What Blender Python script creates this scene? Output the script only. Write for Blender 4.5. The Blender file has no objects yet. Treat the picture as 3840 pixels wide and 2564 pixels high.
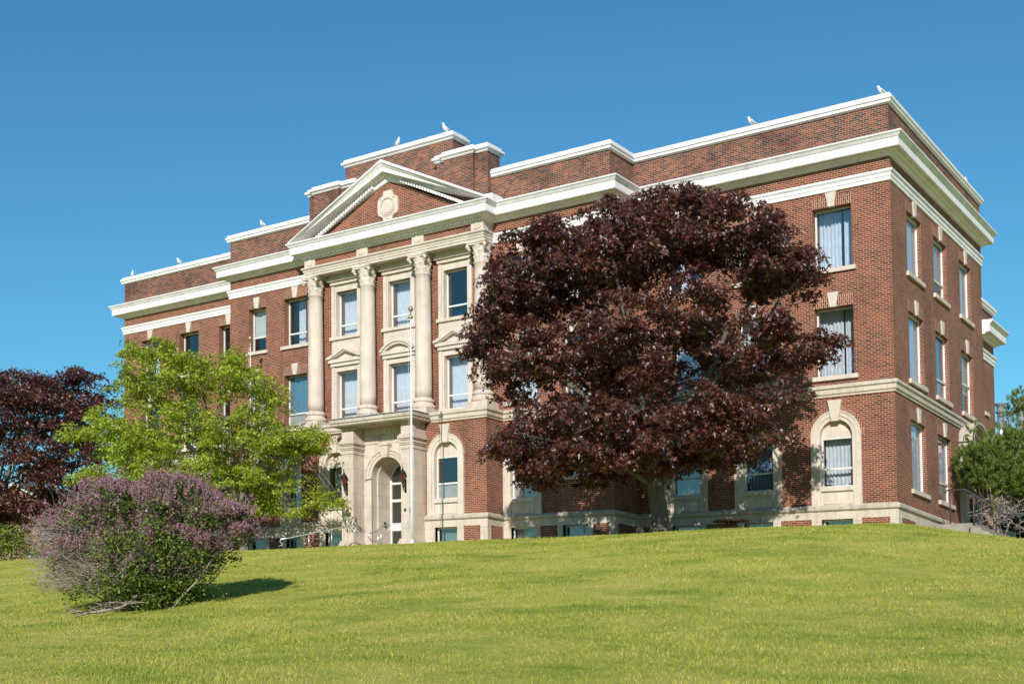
import bpy, math, random
import numpy as np
from mathutils import Vector, Matrix
R = math.radians
scene = bpy.context.scene
COL = scene.collection
rng = np.random.default_rng(11)
random.seed(5)
pi = math.pi

# ------------------------------------------------------------------ materials
def new_mat(name):
    m = bpy.data.materials.new(name); m.use_nodes = True
    nt = m.node_tree; b = nt.nodes['Principled BSDF']
    return m, nt, b
def N(nt, t, **kw):
    n = nt.nodes.new(t)
    for k, v in kw.items():
        if k in n.inputs: n.inputs[k].default_value = v
        else: setattr(n, k, v)
    return n
def ramp(nt, stops, fac=None):
    r = nt.nodes.new('ShaderNodeValToRGB'); e = r.color_ramp.elements
    while len(e) > 1: e.remove(e[-1])
    e[0].position = stops[0][0]; e[0].color = (*stops[0][1], 1)
    for p, c in stops[1:]:
        q = e.new(p); q.color = (*c, 1)
    if fac is not None: nt.links.new(fac, r.inputs['Fac'])
    return r
def mix(nt, a, b, fac, mode='MIX'):
    m = nt.nodes.new('ShaderNodeMix'); m.data_type = 'RGBA'; m.blend_type = mode
    for s, v in ((m.inputs[0], fac), (m.inputs[6], a), (m.inputs[7], b)):
        if hasattr(v, 'links') or isinstance(v, bpy.types.NodeSocket): nt.links.new(v, s)
        elif isinstance(v, tuple): s.default_value = (*v, 1)
        else: s.default_value = v
    return m.outputs[2]
def bump(nt, b, height, strength=.3, dist=.01):
    n = N(nt, 'ShaderNodeBump'); n.inputs['Strength'].default_value = strength; n.inputs['Distance'].default_value = dist
    nt.links.new(height, n.inputs['Height']); nt.links.new(n.outputs[0], b.inputs['Normal'])

def plain(name, col, rough=.6, metal=0, var=.12, scale=3.0, bumpy=0):
    m, nt, b = new_mat(name)
    geo = N(nt, 'ShaderNodeNewGeometry')
    no = N(nt, 'ShaderNodeTexNoise', Scale=scale, Detail=6.0, Roughness=.6)
    nt.links.new(geo.outputs['Position'], no.inputs['Vector'])
    lo = tuple(c*(1-var) for c in col); hi = tuple(min(1, c*(1+var)) for c in col)
    r = ramp(nt, [(.3, lo), (.7, hi)], no.outputs['Fac'])
    nt.links.new(r.outputs[0], b.inputs['Base Color'])
    b.inputs['Roughness'].default_value = rough; b.inputs['Metallic'].default_value = metal
    if bumpy: bump(nt, b, no.outputs['Fac'], bumpy, .02)
    return m

def brick_mat(name, stops, mortar, vertical=False, stain=.25):
    m, nt, b = new_mat(name)
    uv = N(nt, 'ShaderNodeUVMap')
    vec = uv.outputs[0]
    if vertical:
        sp = N(nt, 'ShaderNodeSeparateXYZ'); cb = N(nt, 'ShaderNodeCombineXYZ')
        nt.links.new(vec, sp.inputs[0]); nt.links.new(sp.outputs[1], cb.inputs[0]); nt.links.new(sp.outputs[0], cb.inputs[1]); vec = cb.outputs[0]
    br = N(nt, 'ShaderNodeTexBrick', Scale=1.0)
    br.inputs['Mortar Size'].default_value = .0105; br.inputs['Brick Width'].default_value = .222; br.inputs['Row Height'].default_value = .075
    br.inputs['Mortar Smooth'].default_value = .25; br.inputs['Bias'].default_value = 0
    br.inputs['Color1'].default_value = (0, 0, 0, 1); br.inputs['Color2'].default_value = (1, 1, 1, 1); br.inputs['Mortar'].default_value = (.5, .5, .5, 1)
    nt.links.new(vec, br.inputs['Vector'])
    geo = N(nt, 'ShaderNodeNewGeometry')
    big = N(nt, 'ShaderNodeTexNoise', Scale=.55, Detail=5.0, Roughness=.65); nt.links.new(geo.outputs['Position'], big.inputs['Vector'])
    fine = N(nt, 'ShaderNodeTexNoise', Scale=9.0, Detail=3.0); nt.links.new(geo.outputs['Position'], fine.inputs['Vector'])
    col = ramp(nt, stops, br.outputs['Color'])
    c1 = mix(nt, col.outputs[0], (.80, .77, .75), fine.outputs['Fac'], 'MULTIPLY')
    st = ramp(nt, [(.34, (1-stain, 1-stain, 1-stain*.9)), (.52, (1.0, 1.0, 1.0)), (.72, (1.12, 1.08, 1.05))], big.outputs['Fac'])
    c2 = mix(nt, c1, mortar, br.outputs['Fac'])
    c3 = mix(nt, c2, st.outputs[0], 1.0, 'MULTIPLY')
    mp = N(nt, 'ShaderNodeMapping'); mp.inputs['Scale'].default_value = (2.2, 2.2, .22); nt.links.new(geo.outputs['Position'], mp.inputs[0])
    sk = N(nt, 'ShaderNodeTexNoise', Scale=1.0, Detail=6.0, Roughness=.65); nt.links.new(mp.outputs[0], sk.inputs['Vector'])
    sr = ramp(nt, [(.30, (.74, .72, .71)), (.44, (1, 1, 1)), (.66, (1, 1, 1)), (.74, (1.12, 1.15, 1.16))], sk.outputs['Fac'])
    c3 = mix(nt, c3, sr.outputs[0], 1.0, 'MULTIPLY')
    nt.links.new(c3, b.inputs['Base Color'])
    b.inputs['Roughness'].default_value = .85; b.inputs['Specular IOR Level'].default_value = .25
    inv = N(nt, 'ShaderNodeMath', operation='SUBTRACT'); inv.inputs[0].default_value = 1; nt.links.new(br.outputs['Fac'], inv.inputs[1])
    bump(nt, b, inv.outputs[0], .5, .008)
    return m

BRICK = brick_mat('red_brick', [(0, (.05, .018, .015)), (.12, (.12, .029, .018)), (.5, (.185, .042, .0225)), (.85, (.25, .064, .030)), (1, (.135, .033, .022))], (.40, .265, .185))
SOOT = brick_mat('weathered_brick', [(0, (.04, .026, .023)), (.3, (.095, .038, .028)), (.6, (.18, .056, .034)), (.82, (.30, .088, .043)), (1, (.12, .043, .031))], (.31, .22, .165), stain=.5)
SOLDIER = brick_mat('soldier_brick', [(0, (.10, .034, .026)), (.5, (.21, .062, .038)), (1, (.27, .085, .05))], (.48, .34, .24), vertical=True)

def stone_mat(name, col, joints=True, stain=.3, jw=1.1, jh=.55):
    m, nt, b = new_mat(name)
    geo = N(nt, 'ShaderNodeNewGeometry')
    n1 = N(nt, 'ShaderNodeTexNoise', Scale=1.3, Detail=8.0, Roughness=.7); nt.links.new(geo.outputs['Position'], n1.inputs['Vector'])
    mp = N(nt, 'ShaderNodeMapping'); mp.inputs['Scale'].default_value = (3, 3, .35); nt.links.new(geo.outputs['Position'], mp.inputs[0])
    n2 = N(nt, 'ShaderNodeTexNoise', Scale=1.6, Detail=6.0, Roughness=.7); nt.links.new(mp.outputs[0], n2.inputs['Vector'])
    a = ramp(nt, [(.3, tuple(c*.84 for c in col)), (.65, tuple(c*1.08 for c in col))], n1.outputs['Fac'])
    s = ramp(nt, [(.28, (1-stain, 1-stain*.97, 1-stain*.85)), (.5, (1, 1, 1))], n2.outputs['Fac'])
    c = mix(nt, a.outputs[0], s.outputs[0], 1.0, 'MULTIPLY')
    if joints:
        uv = N(nt, 'ShaderNodeUVMap')
        br = N(nt, 'ShaderNodeTexBrick', Scale=1.0)
        br.inputs['Mortar Size'].default_value = .007; br.inputs['Brick Width'].default_value = jw; br.inputs['Row Height'].default_value = jh
        br.inputs['Color1'].default_value = (1, 1, 1, 1); br.inputs['Color2'].default_value = (.93, .92, .9, 1); br.inputs['Mortar'].default_value = (.62, .58, .52, 1)
        nt.links.new(uv.outputs[0], br.inputs['Vector'])
        c = mix(nt, c, br.outputs['Color'], 1.0, 'MULTIPLY')
    nt.links.new(c, b.inputs['Base Color']); b.inputs['Roughness'].default_value = .8; b.inputs['Specular IOR Level'].default_value = .25
    bump(nt, b, n1.outputs['Fac'], .25, .02)
    return m
STONE = stone_mat('limestone', (.56, .476, .40))
STONE2 = stone_mat('limestone_smooth', (.575, .49, .415), joints=False, stain=.22)
STONED = stone_mat('limestone_stained', (.49, .415, .345), joints=True, stain=.5)
WHITE = stone_mat('white_painted_metal', (.75, .722, .715), joints=False, stain=.17)
PEEL = None
def peel_mat():
    m, nt, b = new_mat('peeling_white_paint')
    geo = N(nt, 'ShaderNodeNewGeometry')
    mp = N(nt, 'ShaderNodeMapping'); mp.inputs['Scale'].default_value = (.8, .8, 5); nt.links.new(geo.outputs['Position'], mp.inputs[0])
    n = N(nt, 'ShaderNodeTexNoise', Scale=1.7, Detail=8.0, Roughness=.75); nt.links.new(mp.outputs[0], n.inputs['Vector'])
    r = ramp(nt, [(.36, (.33, .16, .09)), (.40, (.5, .4, .3)), (.43, (.71, .70, .665))], n.outputs['Fac'])
    nt.links.new(r.outputs[0], b.inputs['Base Color']); b.inputs['Roughness'].default_value = .6
    return m
PEEL = peel_mat()
FRAME = plain('window_frame_white', (.62, .62, .58), .45, var=.06)
DARKSTONE = plain('dark_flashing', (.20, .24, .21), .7)
CURTAIN = None
def curtain_mat(name, col, tr=.25):
    m, nt, b = new_mat(name)
    uv = N(nt, 'ShaderNodeNewGeometry')
    w = N(nt, 'ShaderNodeTexNoise', Scale=6.0, Detail=3.0); nt.links.new(uv.outputs['Position'], w.inputs['Vector'])
    r = ramp(nt, [(.3, tuple(c*.85 for c in col)), (.7, col)], w.outputs['Fac'])
    nt.links.new(r.outputs[0], b.inputs['Base Color']); b.inputs['Roughness'].default_value = .9
    t = N(nt, 'ShaderNodeBsdfTranslucent'); nt.links.new(r.outputs[0], t.inputs[0])
    mx = N(nt, 'ShaderNodeMixShader'); mx.inputs[0].default_value = tr
    nt.links.new(b.outputs[0], mx.inputs[1]); nt.links.new(t.outputs[0], mx.inputs[2])
    nt.links.new(mx.outputs[0], nt.nodes['Material Output'].inputs[0])
    return m
CURTAIN = curtain_mat('white_curtain', (.80, .83, .90))
BLUEBLIND = curtain_mat('blue_blind', (.10, .24, .34), .1)
WHITEBLIND = curtain_mat('pale_blind', (.66, .70, .64), .2)
GREYSASH = plain('grey_screen', (.34, .33, .29), .7)
TEALROOM = curtain_mat('teal_blind', (.16, .25, .25), .1)
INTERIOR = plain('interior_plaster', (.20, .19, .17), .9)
BROWNWOOD = plain('brown_wood', (.20, .10, .055), .6, scale=8)
def glass_mat():
    m, nt, b = new_mat('window_glass')
    nt.nodes.remove(b)
    fr = N(nt, 'ShaderNodeLayerWeight', Blend=.5)
    pw = N(nt, 'ShaderNodeMath', operation='POWER'); pw.inputs[1].default_value = 3.5; nt.links.new(fr.outputs['Facing'], pw.inputs[0])
    mp = N(nt, 'ShaderNodeMath', operation='MULTIPLY_ADD'); mp.inputs[1].default_value = .85; mp.inputs[2].default_value = .20; nt.links.new(pw.outputs[0], mp.inputs[0])
    geo = N(nt, 'ShaderNodeNewGeometry'); no = N(nt, 'ShaderNodeTexNoise', Scale=1.2, Detail=1.0); nt.links.new(geo.outputs['Position'], no.inputs['Vector'])
    bp = N(nt, 'ShaderNodeBump'); bp.inputs['Strength'].default_value = .06; bp.inputs['Distance'].default_value = .05; nt.links.new(no.outputs['Fac'], bp.inputs['Height'])
    g = N(nt, 'ShaderNodeBsdfGlossy', Roughness=.02); nt.links.new(bp.outputs[0], g.inputs['Normal'])
    t = N(nt, 'ShaderNodeBsdfTransparent'); t.inputs[0].default_value = (.93, .965, .98, 1)
    mx = N(nt, 'ShaderNodeMixShader'); nt.links.new(mp.outputs[0], mx.inputs[0]); nt.links.new(t.outputs[0], mx.inputs[1]); nt.links.new(g.outputs[0], mx.inputs[2])
    nt.links.new(mx.outputs[0], nt.nodes['Material Output'].inputs[0])
    return m
GLASS = glass_mat()
def amber_mat():
    m, nt, b = new_mat('amber_lamp_glass')
    b.inputs['Base Color'].default_value = (.13, .036, .012, 1); b.inputs['Roughness'].default_value = .25; b.inputs['Transmission Weight'].default_value = .3
    return m
AMBER = amber_mat()
BLACKMETAL = plain('black_metal', (.02, .02, .022), .45, .3)
GREYRAIL = plain('dark_grey_rail', (.05, .052, .06), .5, .2)
STEEL = plain('galvanised_steel', (.55, .56, .57), .3, .8)
POLEWHITE = plain('white_pole_paint', (.60, .60, .61), .35, var=.03)
BRASS = plain('tarnished_brass', (.42, .32, .17), .35, .6)
CONCRETE = plain('concrete', (.26, .23, .19), .9, var=.25, scale=2.5, bumpy=.3)
ROOFMAT = plain('grey_roofing', (.16, .16, .17), .9)
TABLEWOOD = plain('red_brown_painted_wood', (.20, .075, .05), .6, scale=6)
GULLW = plain('gull_white_feathers', (.74, .74, .73), .7, var=.05)
GULLG = plain('gull_grey_feathers', (.36, .38, .41), .7, var=.08)
YELLOW = plain('yellow_beak', (.65, .38, .03), .5)

def leaf_mat(name, stops, rough=.45, spec=.5, trans=.25, tcol=None):
    m, nt, b = new_mat(name)
    geo = N(nt, 'ShaderNodeNewGeometry')
    r = ramp(nt, stops, geo.outputs['Random Per Island'])
    nt.links.new(r.outputs[0], b.inputs['Base Color'])
    b.inputs['Roughness'].default_value = rough; b.inputs['Specular IOR Level'].default_value = spec
    t = N(nt, 'ShaderNodeBsdfTranslucent')
    if tcol: t.inputs[0].default_value = (*tcol, 1)
    else: nt.links.new(r.outputs[0], t.inputs[0])
    mx = N(nt, 'ShaderNodeMixShader'); mx.inputs[0].default_value = trans
    nt.links.new(b.outputs[0], mx.inputs[1]); nt.links.new(t.outputs[0], mx.inputs[2]); nt.links.new(mx.outputs[0], nt.nodes['Material Output'].inputs[0])
    return m
def bark_mat(name, a, b_, sc=6):
    m, nt, b = new_mat(name)
    geo = N(nt, 'ShaderNodeNewGeometry'); mp = N(nt, 'ShaderNodeMapping'); mp.inputs['Scale'].default_value = (sc, sc, sc*.25); nt.links.new(geo.outputs['Position'], mp.inputs[0])
    n = N(nt, 'ShaderNodeTexNoise', Scale=2.0, Detail=8.0, Roughness=.7); nt.links.new(mp.outputs[0], n.inputs['Vector'])
    r = ramp(nt, [(.3, a), (.7, b_)], n.outputs['Fac']); nt.links.new(r.outputs[0], b.inputs['Base Color']); b.inputs['Roughness'].default_value = .9
    bump(nt, b, n.outputs['Fac'], .6, .03)
    return m
MAPLE = leaf_mat('purple_maple_leaf', [(0, (.026, .009, .008)), (.4, (.062, .0165, .011)), (.75, (.112, .028, .015)), (.92, (.155, .055, .024)), (1, (.08, .05, .018))], .44, .85, .22, (.24, .05, .018))
GREENLEAF = leaf_mat('yellow_green_leaf', [(0, (.15, .23, .014)), (.5, (.33, .41, .03)), (1, (.55, .57, .09))], .5, .4, .5)
LILACLEAF = leaf_mat('lilac_leaf', [(0, (.06, .11, .012)), (.6, (.13, .19, .022)), (1, (.22, .26, .05))], .5, .35, .28)
SHADEFILL = leaf_mat('shade_fill_leaf', [(0, (.015, .028, .008)), (1, (.045, .065, .018))], .5, .3, .15)  # near-black green, so the added shrub reads as deep shade
LILACFLOWER = leaf_mat('lilac_blossom', [(0, (.21, .125, .105)), (.4, (.31, .18, .17)), (.75, (.38, .205, .24)), (1, (.56, .30, .45))], .8, .2, .25)
TWIG = plain('grey_brown_twig', (.30, .235, .19), .9, var=.4, scale=9)
NEEDLE = leaf_mat('pine_needle', [(0, (.05, .10, .013)), (.6, (.13, .195, .026)), (.93, (.22, .27, .045)), (1, (.42, .37, .10))], .5, .35, .15)
CANDLE = plain('pale_pine_shoot', (.40, .36, .18), .7)
BARKG = bark_mat('grey_bark', (.10, .085, .07), (.27, .235, .19))
BARKM = bark_mat('dark_maple_bark', (.045, .038, .03), (.17, .14, .11))
BARKP = bark_mat('pine_bark', (.11, .075, .05), (.36, .26, .19))
SHRUBLEAF = leaf_mat('shrub_leaf', [(0, (.12, .19, .015)), (.6, (.24, .31, .03)), (1, (.30, .22, .15))], .5, .3, .3)
DEADLEAF = leaf_mat('dead_leaf', [(0, (.14, .07, .04)), (.6, (.27, .15, .09)), (1, (.38, .26, .17))], .8, .2, .1)
DANDELION = plain('dandelion_yellow', (.75, .55, .03), .8)

def grass_blade_mat():
    m = leaf_mat('grass_blade', [(0, (.325, .35, .052)), (.5, (.43, .425, .076)), (.85, (.515, .48, .105)), (1, (.59, .53, .22))], .7, .1, .45)
    nt = m.node_tree
    r = [n for n in nt.nodes if n.type == 'VALTORGB'][0]; b = nt.nodes['Principled BSDF']; t = [n for n in nt.nodes if n.type == 'BSDF_TRANSLUCENT'][0]
    geo = [n for n in nt.nodes if n.type == 'NEW_GEOMETRY'][0]
    mp = N(nt, 'ShaderNodeMapping'); mp.inputs['Scale'].default_value = (.42, .8, 1); nt.links.new(geo.outputs['Position'], mp.inputs[0])
    n = N(nt, 'ShaderNodeTexNoise', Scale=1.0, Detail=6.0, Roughness=.65); nt.links.new(mp.outputs[0], n.inputs['Vector'])
    q = ramp(nt, [(.32, (.58, .74, .60)), (.45, (.86, .95, .86)), (.54, (1.0, 1, 1.0)), (.68, (1.25, 1.12, 1.3))], n.outputs['Fac'])
    n3 = N(nt, 'ShaderNodeTexNoise', Scale=1.6, Detail=4.0, Roughness=.6); nt.links.new(geo.outputs['Position'], n3.inputs['Vector'])
    q3 = ramp(nt, [(.30, (.72, .86, .7)), (.45, (1, 1, 1)), (.68, (1, 1, 1)), (.74, (.92, .72, .95))], n3.outputs['Fac'])
    c = mix(nt, mix(nt, r.outputs[0], q.outputs[0], 1.0, 'MULTIPLY'), q3.outputs[0], 1.0, 'MULTIPLY')
    nt.links.new(c, b.inputs['Base Color']); nt.links.new(c, t.inputs[0])
    return m
BLADE = grass_blade_mat()
def lawn_mat():
    m, nt, b = new_mat('lawn')
    geo = N(nt, 'ShaderNodeNewGeometry')
    mp = N(nt, 'ShaderNodeMapping'); mp.inputs['Scale'].default_value = (.42, .8, 1); nt.links.new(geo.outputs['Position'], mp.inputs[0])
    n1 = N(nt, 'ShaderNodeTexNoise', Scale=1.0, Detail=6.0, Roughness=.65); nt.links.new(mp.outputs[0], n1.inputs['Vector'])
    n2 = N(nt, 'ShaderNodeTexNoise', Scale=26.0, Detail=6.0, Roughness=.75); nt.links.new(geo.outputs['Position'], n2.inputs['Vector'])
    a = ramp(nt, [(.3, (.24, .27, .043)), (.5, (.395, .39, .072)), (.7, (.49, .44, .125))], n1.outputs['Fac'])
    f = ramp(nt, [(.3, (.8, .82, .75)), (.6, (1.05, 1.05, 1.0))], n2.outputs['Fac'])
    n3 = N(nt, 'ShaderNodeTexNoise', Scale=1.6, Detail=4.0, Roughness=.6); nt.links.new(geo.outputs['Position'], n3.inputs['Vector'])
    q3 = ramp(nt, [(.30, (.72, .86, .7)), (.45, (1, 1, 1)), (.68, (1, 1, 1)), (.74, (.92, .72, .95))], n3.outputs['Fac'])
    c = mix(nt, mix(nt, a.outputs[0], f.outputs[0], 1.0, 'MULTIPLY'), q3.outputs[0], 1.0, 'MULTIPLY')
    nt.links.new(c, b.inputs['Base Color']); b.inputs['Roughness'].default_value = .9; b.inputs['Specular IOR Level'].default_value = .15
    bump(nt, b, n2.outputs['Fac'], .8, .06)
    return m
LAWN = lawn_mat()

# ------------------------------------------------------------------ object helpers
WORLD = {}
# building sheared to fit the view: its base lines run slightly out of level
WA, WB, WARP = -.0071, -.0452, [False]
def shear_z(x, y, z): return z+max(0.0, 1-z/12)*(WA*x+WB*y) if WARP[0] else z
def tag(o, label=None, cat=None, group=None, kind=None):
    if label: o['label'] = label
    if cat: o['category'] = cat
    if group: o['group'] = group
    if kind: o['kind'] = kind
    return o
def link(o, parent=None, local=False):
    COL.objects.link(o)
    mw = o.matrix_basis.copy()
    if parent is not None:
        o.parent = parent
        if not local: o.matrix_parent_inverse = WORLD[parent.name].inverted()
        else: mw = WORLD[parent.name] @ mw
    WORLD[o.name] = mw
    return o
def empty(name, loc, rz=0):
    o = bpy.data.objects.new(name, None); o.location = loc; o.rotation_euler = (0, 0, rz)
    o.empty_display_size = .3
    o.matrix_basis = Matrix.Translation(loc) @ Matrix.Rotation(rz, 4, 'Z')
    return link(o)

class MB:
    def __init__(s): s.v = []; s.f = []; s.sm = []
    def add(s, vs, fs, smooth=False, M=None):
        k = len(s.v)
        s.v += [tuple(M @ Vector(p)) for p in vs] if M is not None else [tuple(p) for p in vs]
        s.f += [tuple(i+k for i in f) for f in fs]; s.sm += [smooth]*len(fs)
    def quad(s, a, b, c, d, M=None): s.add([a, b, c, d], [(0, 1, 2, 3)], M=M)
    def box(s, x0, x1, y0, y1, z0, z1, M=None):
        vs = [(x, y, z) for z in (z0, z1) for y in (y0, y1) for x in (x0, x1)]
        s.add(vs, [(0, 2, 3, 1), (4, 5, 7, 6), (0, 1, 5, 4), (2, 6, 7, 3), (0, 4, 6, 2), (1, 3, 7, 5)], M=M)
    def prism(s, pts, y0, y1, M=None):           # polygon in x,z pushed along y
        n = len(pts)
        vs = [(x, y0, z) for x, z in pts]+[(x, y1, z) for x, z in pts]
        fs = [tuple(range(n)), tuple(range(2*n-1, n-1, -1))]+[(i, i+n, (i+1) % n+n, (i+1) % n) for i in range(n)]
        s.add(vs, fs, M=M)
    def lathe(s, prof, cx, cy, n=24, mod=None, M=None, smooth=True):
        vs = []; fs = []
        for r, z in prof:
            for i in range(n):
                a = 2*pi*i/n; rr = r if mod is None else mod(r, z, a)
                vs.append((cx+rr*math.cos(a), cy+rr*math.sin(a), z))
        for j in range(len(prof)-1):
            for i in range(n):
                i2 = (i+1) % n; fs.append((j*n+i, j*n+i2, (j+1)*n+i2, (j+1)*n+i))
        fs.append(tuple(range(n-1, -1, -1))); fs.append(tuple((len(prof)-1)*n+i for i in range(n)))
        s.add(vs, fs, smooth, M)
    def tube(s, pts, rad, n=8, cap=True, M=None):
        pts = [Vector(p) for p in pts]; k = len(pts)
        rs = rad if isinstance(rad, (list, tuple)) else [rad]*k
        vs = []; fs = []; up = Vector((0, 0, 1)); prev = None
        for i, p in enumerate(pts):
            d = (pts[min(i+1, k-1)]-pts[max(i-1, 0)]).normalized()
            ref = prev if prev is not None else (up if abs(d.z) < .9 else Vector((1, 0, 0)))
            a = (ref-d*ref.dot(d))
            if a.length < 1e-5: a = d.orthogonal()
            a.normalize(); b = d.cross(a); prev = a
            for j in range(n):
                t = 2*pi*j/n; vs.append(p+(a*math.cos(t)+b*math.sin(t))*rs[i])
        for i in range(k-1):
            for j in range(n):
                j2 = (j+1) % n; fs.append((i*n+j, i*n+j2, (i+1)*n+j2, (i+1)*n+j))
        if cap: fs.append(tuple(range(n-1, -1, -1))); fs.append(tuple((k-1)*n+j for j in range(n)))
        s.add(vs, fs, True, M)
    def sphere(s, c, r, n=12, m=8, sc=(1, 1, 1)):
        prof = [(r*math.sin(pi*j/m)*sc[0]+1e-5, -r*math.cos(pi*j/m)*sc[2]+c[2]) for j in range(m+1)]
        s.lathe(prof, c[0], c[1], n)
    def sweep(s, prof, path, closed=False):     # prof (out,z); path walked with the outside on the right
        k = len(path); ds = []
        P = [Vector(p) for p in path]
        offs = []
        for i in range(k):
            d0 = (P[i]-P[i-1]).normalized() if (i > 0 or closed) else None
            d1 = (P[(i+1) % k]-P[i]).normalized() if (i < k-1 or closed) else None
            n0 = Vector((d0.y, -d0.x)) if d0 is not None else None; n1 = Vector((d1.y, -d1.x)) if d1 is not None else None
            if n0 is None: o = n1
            elif n1 is None: o = n0
            else:
                o = n0+n1; o = o/(o.dot(n0)) if abs(o.dot(n0)) > 1e-6 else n0
            offs.append(o)
        vs = []; m = len(prof)
        for p, o in zip(P, offs):
            for a, z in prof: vs.append((p.x+o.x*a, p.y+o.y*a, z))
        fs = []
        for i in range(k if closed else k-1):
            i2 = (i+1) % k
            for j in range(m-1): fs.append((i*m+j, i*m+j+1, i2*m+j+1, i2*m+j))
        if not closed:
            fs.append(tuple(range(m-1, -1, -1))); fs.append(tuple((k-1)*m+j for j in range(m)))
        s.add(vs, fs)
    def build(s, name, mat, parent=None, local=False, loc=None, rz=0, uv=True):
        me = bpy.data.meshes.new(name); me.from_pydata(s.v, [], s.f); me.materials.append(mat)
        me.polygons.foreach_set('use_smooth', s.sm)
        if uv: box_uv(me)
        if WARP[0] and not local:
            for v in me.vertices: v.co.z = shear_z(*v.co)
        me.update()
        return place(me, name, parent, local, loc, rz)
def place(me, name, parent=None, local=False, loc=None, rz=0):
    o = bpy.data.objects.new(name, me)
    if loc is not None: o.matrix_basis = Matrix.Translation(loc) @ Matrix.Rotation(rz, 4, 'Z')
    return link(o, parent, local)
def box_uv(me):
    ul = me.uv_layers.new(name='UVMap')
    nl = len(me.loops)
    if nl == 0: return
    co = np.empty(len(me.vertices)*3); me.vertices.foreach_get('co', co); co = co.reshape(-1, 3)
    vi = np.empty(nl, int); me.loops.foreach_get('vertex_index', vi)
    npoly = len(me.polygons); nor = np.empty(npoly*3); me.polygons.foreach_get('normal', nor); nor = nor.reshape(-1, 3)
    lt = np.empty(npoly, int); me.polygons.foreach_get('loop_total', lt)
    nn = np.repeat(nor, lt, axis=0); p = co[vi]
    uv = np.where((np.abs(nn[:, 2]) > .7)[:, None], p[:, :2], np.where((np.abs(nn[:, 1]) >= np.abs(nn[:, 0]))[:, None], p[:, [0, 2]], p[:, [1, 2]]))
    ul.data.foreach_set('uv', uv.astype(np.float32).ravel())
def np_mesh(name, verts, faces, mat, parent=None, smooth=False, local=False, loc=None):
    verts = np.asarray(verts, np.float32).reshape(-1, 3); faces = np.asarray(faces, np.int32); k = faces.shape[1]
    me = bpy.data.meshes.new(name)
    me.vertices.add(len(verts)); me.vertices.foreach_set('co', verts.ravel())
    me.loops.add(faces.size); me.loops.foreach_set('vertex_index', faces.ravel())
    me.polygons.add(len(faces)); me.polygons.foreach_set('loop_start', np.arange(0, faces.size, k, dtype=np.int32))
    try: me.polygons.foreach_set('loop_total', np.full(len(faces), k, np.int32))
    except Exception: pass
    me.materials.append(mat); me.update(calc_edges=True); me.validate()
    if smooth: me.polygons.foreach_set('use_smooth', [True]*len(faces))
    return place(me, name, parent, local, loc)

# ------------------------------------------------------------------ terrain
ZP = -1.2
def gz(x, y):
    x = np.asarray(x, float); y = np.asarray(y, float)
    sx = np.maximum(x-1.9, 0); sx = 11*(1-np.exp(-sx*2.2/11))
    sy = np.maximum(-7.63-y, 0)
    s = np.hypot(sx, sy)
    s2 = s-.6*3*np.log1p(np.exp(np.clip((s-19)/3, -30, 30)))
    h = np.minimum(.165*(np.sqrt(np.maximum(s2, 0)**2+9)-3), 4.6)
    w = np.clip(s/6, 0, 1)
    wob = .045*np.sin(x*.55+1.3*np.sin(y*.31))*np.cos(y*.43+.7)+.03*np.sin(x*1.7+y*.9)*np.sin(y*1.1-x*.4)
    return ZP-.004*(np.clip(x, -45, 6)+5)-h+wob*w
def gzf(x, y): return float(gz(x, y))
def axis(lo, hi, step, far):
    c = list(np.arange(lo, hi+.001, step)); g = step; a = lo; b = hi; L = []; H = []
    while a > -far: g *= 1.35; a -= g; b += g; L.append(a); H.append(b)
    return np.array(L[::-1]+c+H)
gx = axis(-70, 30, .5, 900); gy = axis(-56, 30, .5, 900)
X, Y = np.meshgrid(gx, gy); Z = gz(X, Y)
V = np.stack([X.ravel(), Y.ravel(), Z.ravel()], 1)
nx, ny = len(gx), len(gy)
i = (np.arange(ny-1)[:, None]*nx+np.arange(nx-1)[None]).ravel()
lawn = np_mesh('lawn', V, np.stack([i, i+1, i+nx+1, i+nx], 1), LAWN, smooth=True)
tag(lawn, 'sunlit green lawn rising as a bank up to the brick building', 'lawn', kind='structure')

CAM = Vector((12.6464, -43.2306, -3.581)); YAW = .5911
FH = Vector((-math.sin(YAW), math.cos(YAW), 0)); RH = Vector((math.cos(YAW), math.sin(YAW), 0))

# grass blades (denser near the street)
def make_grass(n=420000):
    az = rng.uniform(-.52, .52, n); d = rng.uniform(7.5, 62, n)**1.0
    keep = rng.random(n) < np.where(d > 40, .45, 1); az = az[keep]; d = d[keep]
    ang = YAW-az
    x = CAM.x-np.sin(ang)*d; y = CAM.y+np.cos(ang)*d
    ok = (y < -3.3) & ~((x > 3.0) & (y > 3.9)); x = x[ok]; y = y[ok]; d = d[ok]
    ok = ~((y > -7.2) & (x < -18) & (x > -23)); x = x[ok]; y = y[ok]; d = d[ok]
    n = len(x); z = gz(x, y)
    pn = np.sin(x*.8+np.sin(y*1.3))*np.sin(y*.9+.5*np.sin(x*.7))
    h = rng.uniform(.018, .05, n)*(1+.4*pn)*np.where(rng.random(n) < .03, 1.7, 1); w = (.0045+.00038*d)*rng.uniform(.7, 1.3, n)
    th = rng.uniform(0, 2*pi, n); le = rng.uniform(.2, 1.0, n)*h; lt = rng.uniform(0, 2*pi, n)
    b = np.stack([x, y, z-.012], 1); s = np.stack([np.cos(th), np.sin(th), 0*th], 1)*w[:, None]
    t = b+np.stack([np.cos(lt)*le, np.sin(lt)*le, h+.012], 1)
    V = np.stack([b-s, b+s, t], 1).reshape(-1, 3); F = np.arange(3*n).reshape(-1, 3)
    return np_mesh('grass', V, F, BLADE)
tag(make_grass(), 'short sunlit grass blades covering the lawn bank', 'grass', kind='stuff')
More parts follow.
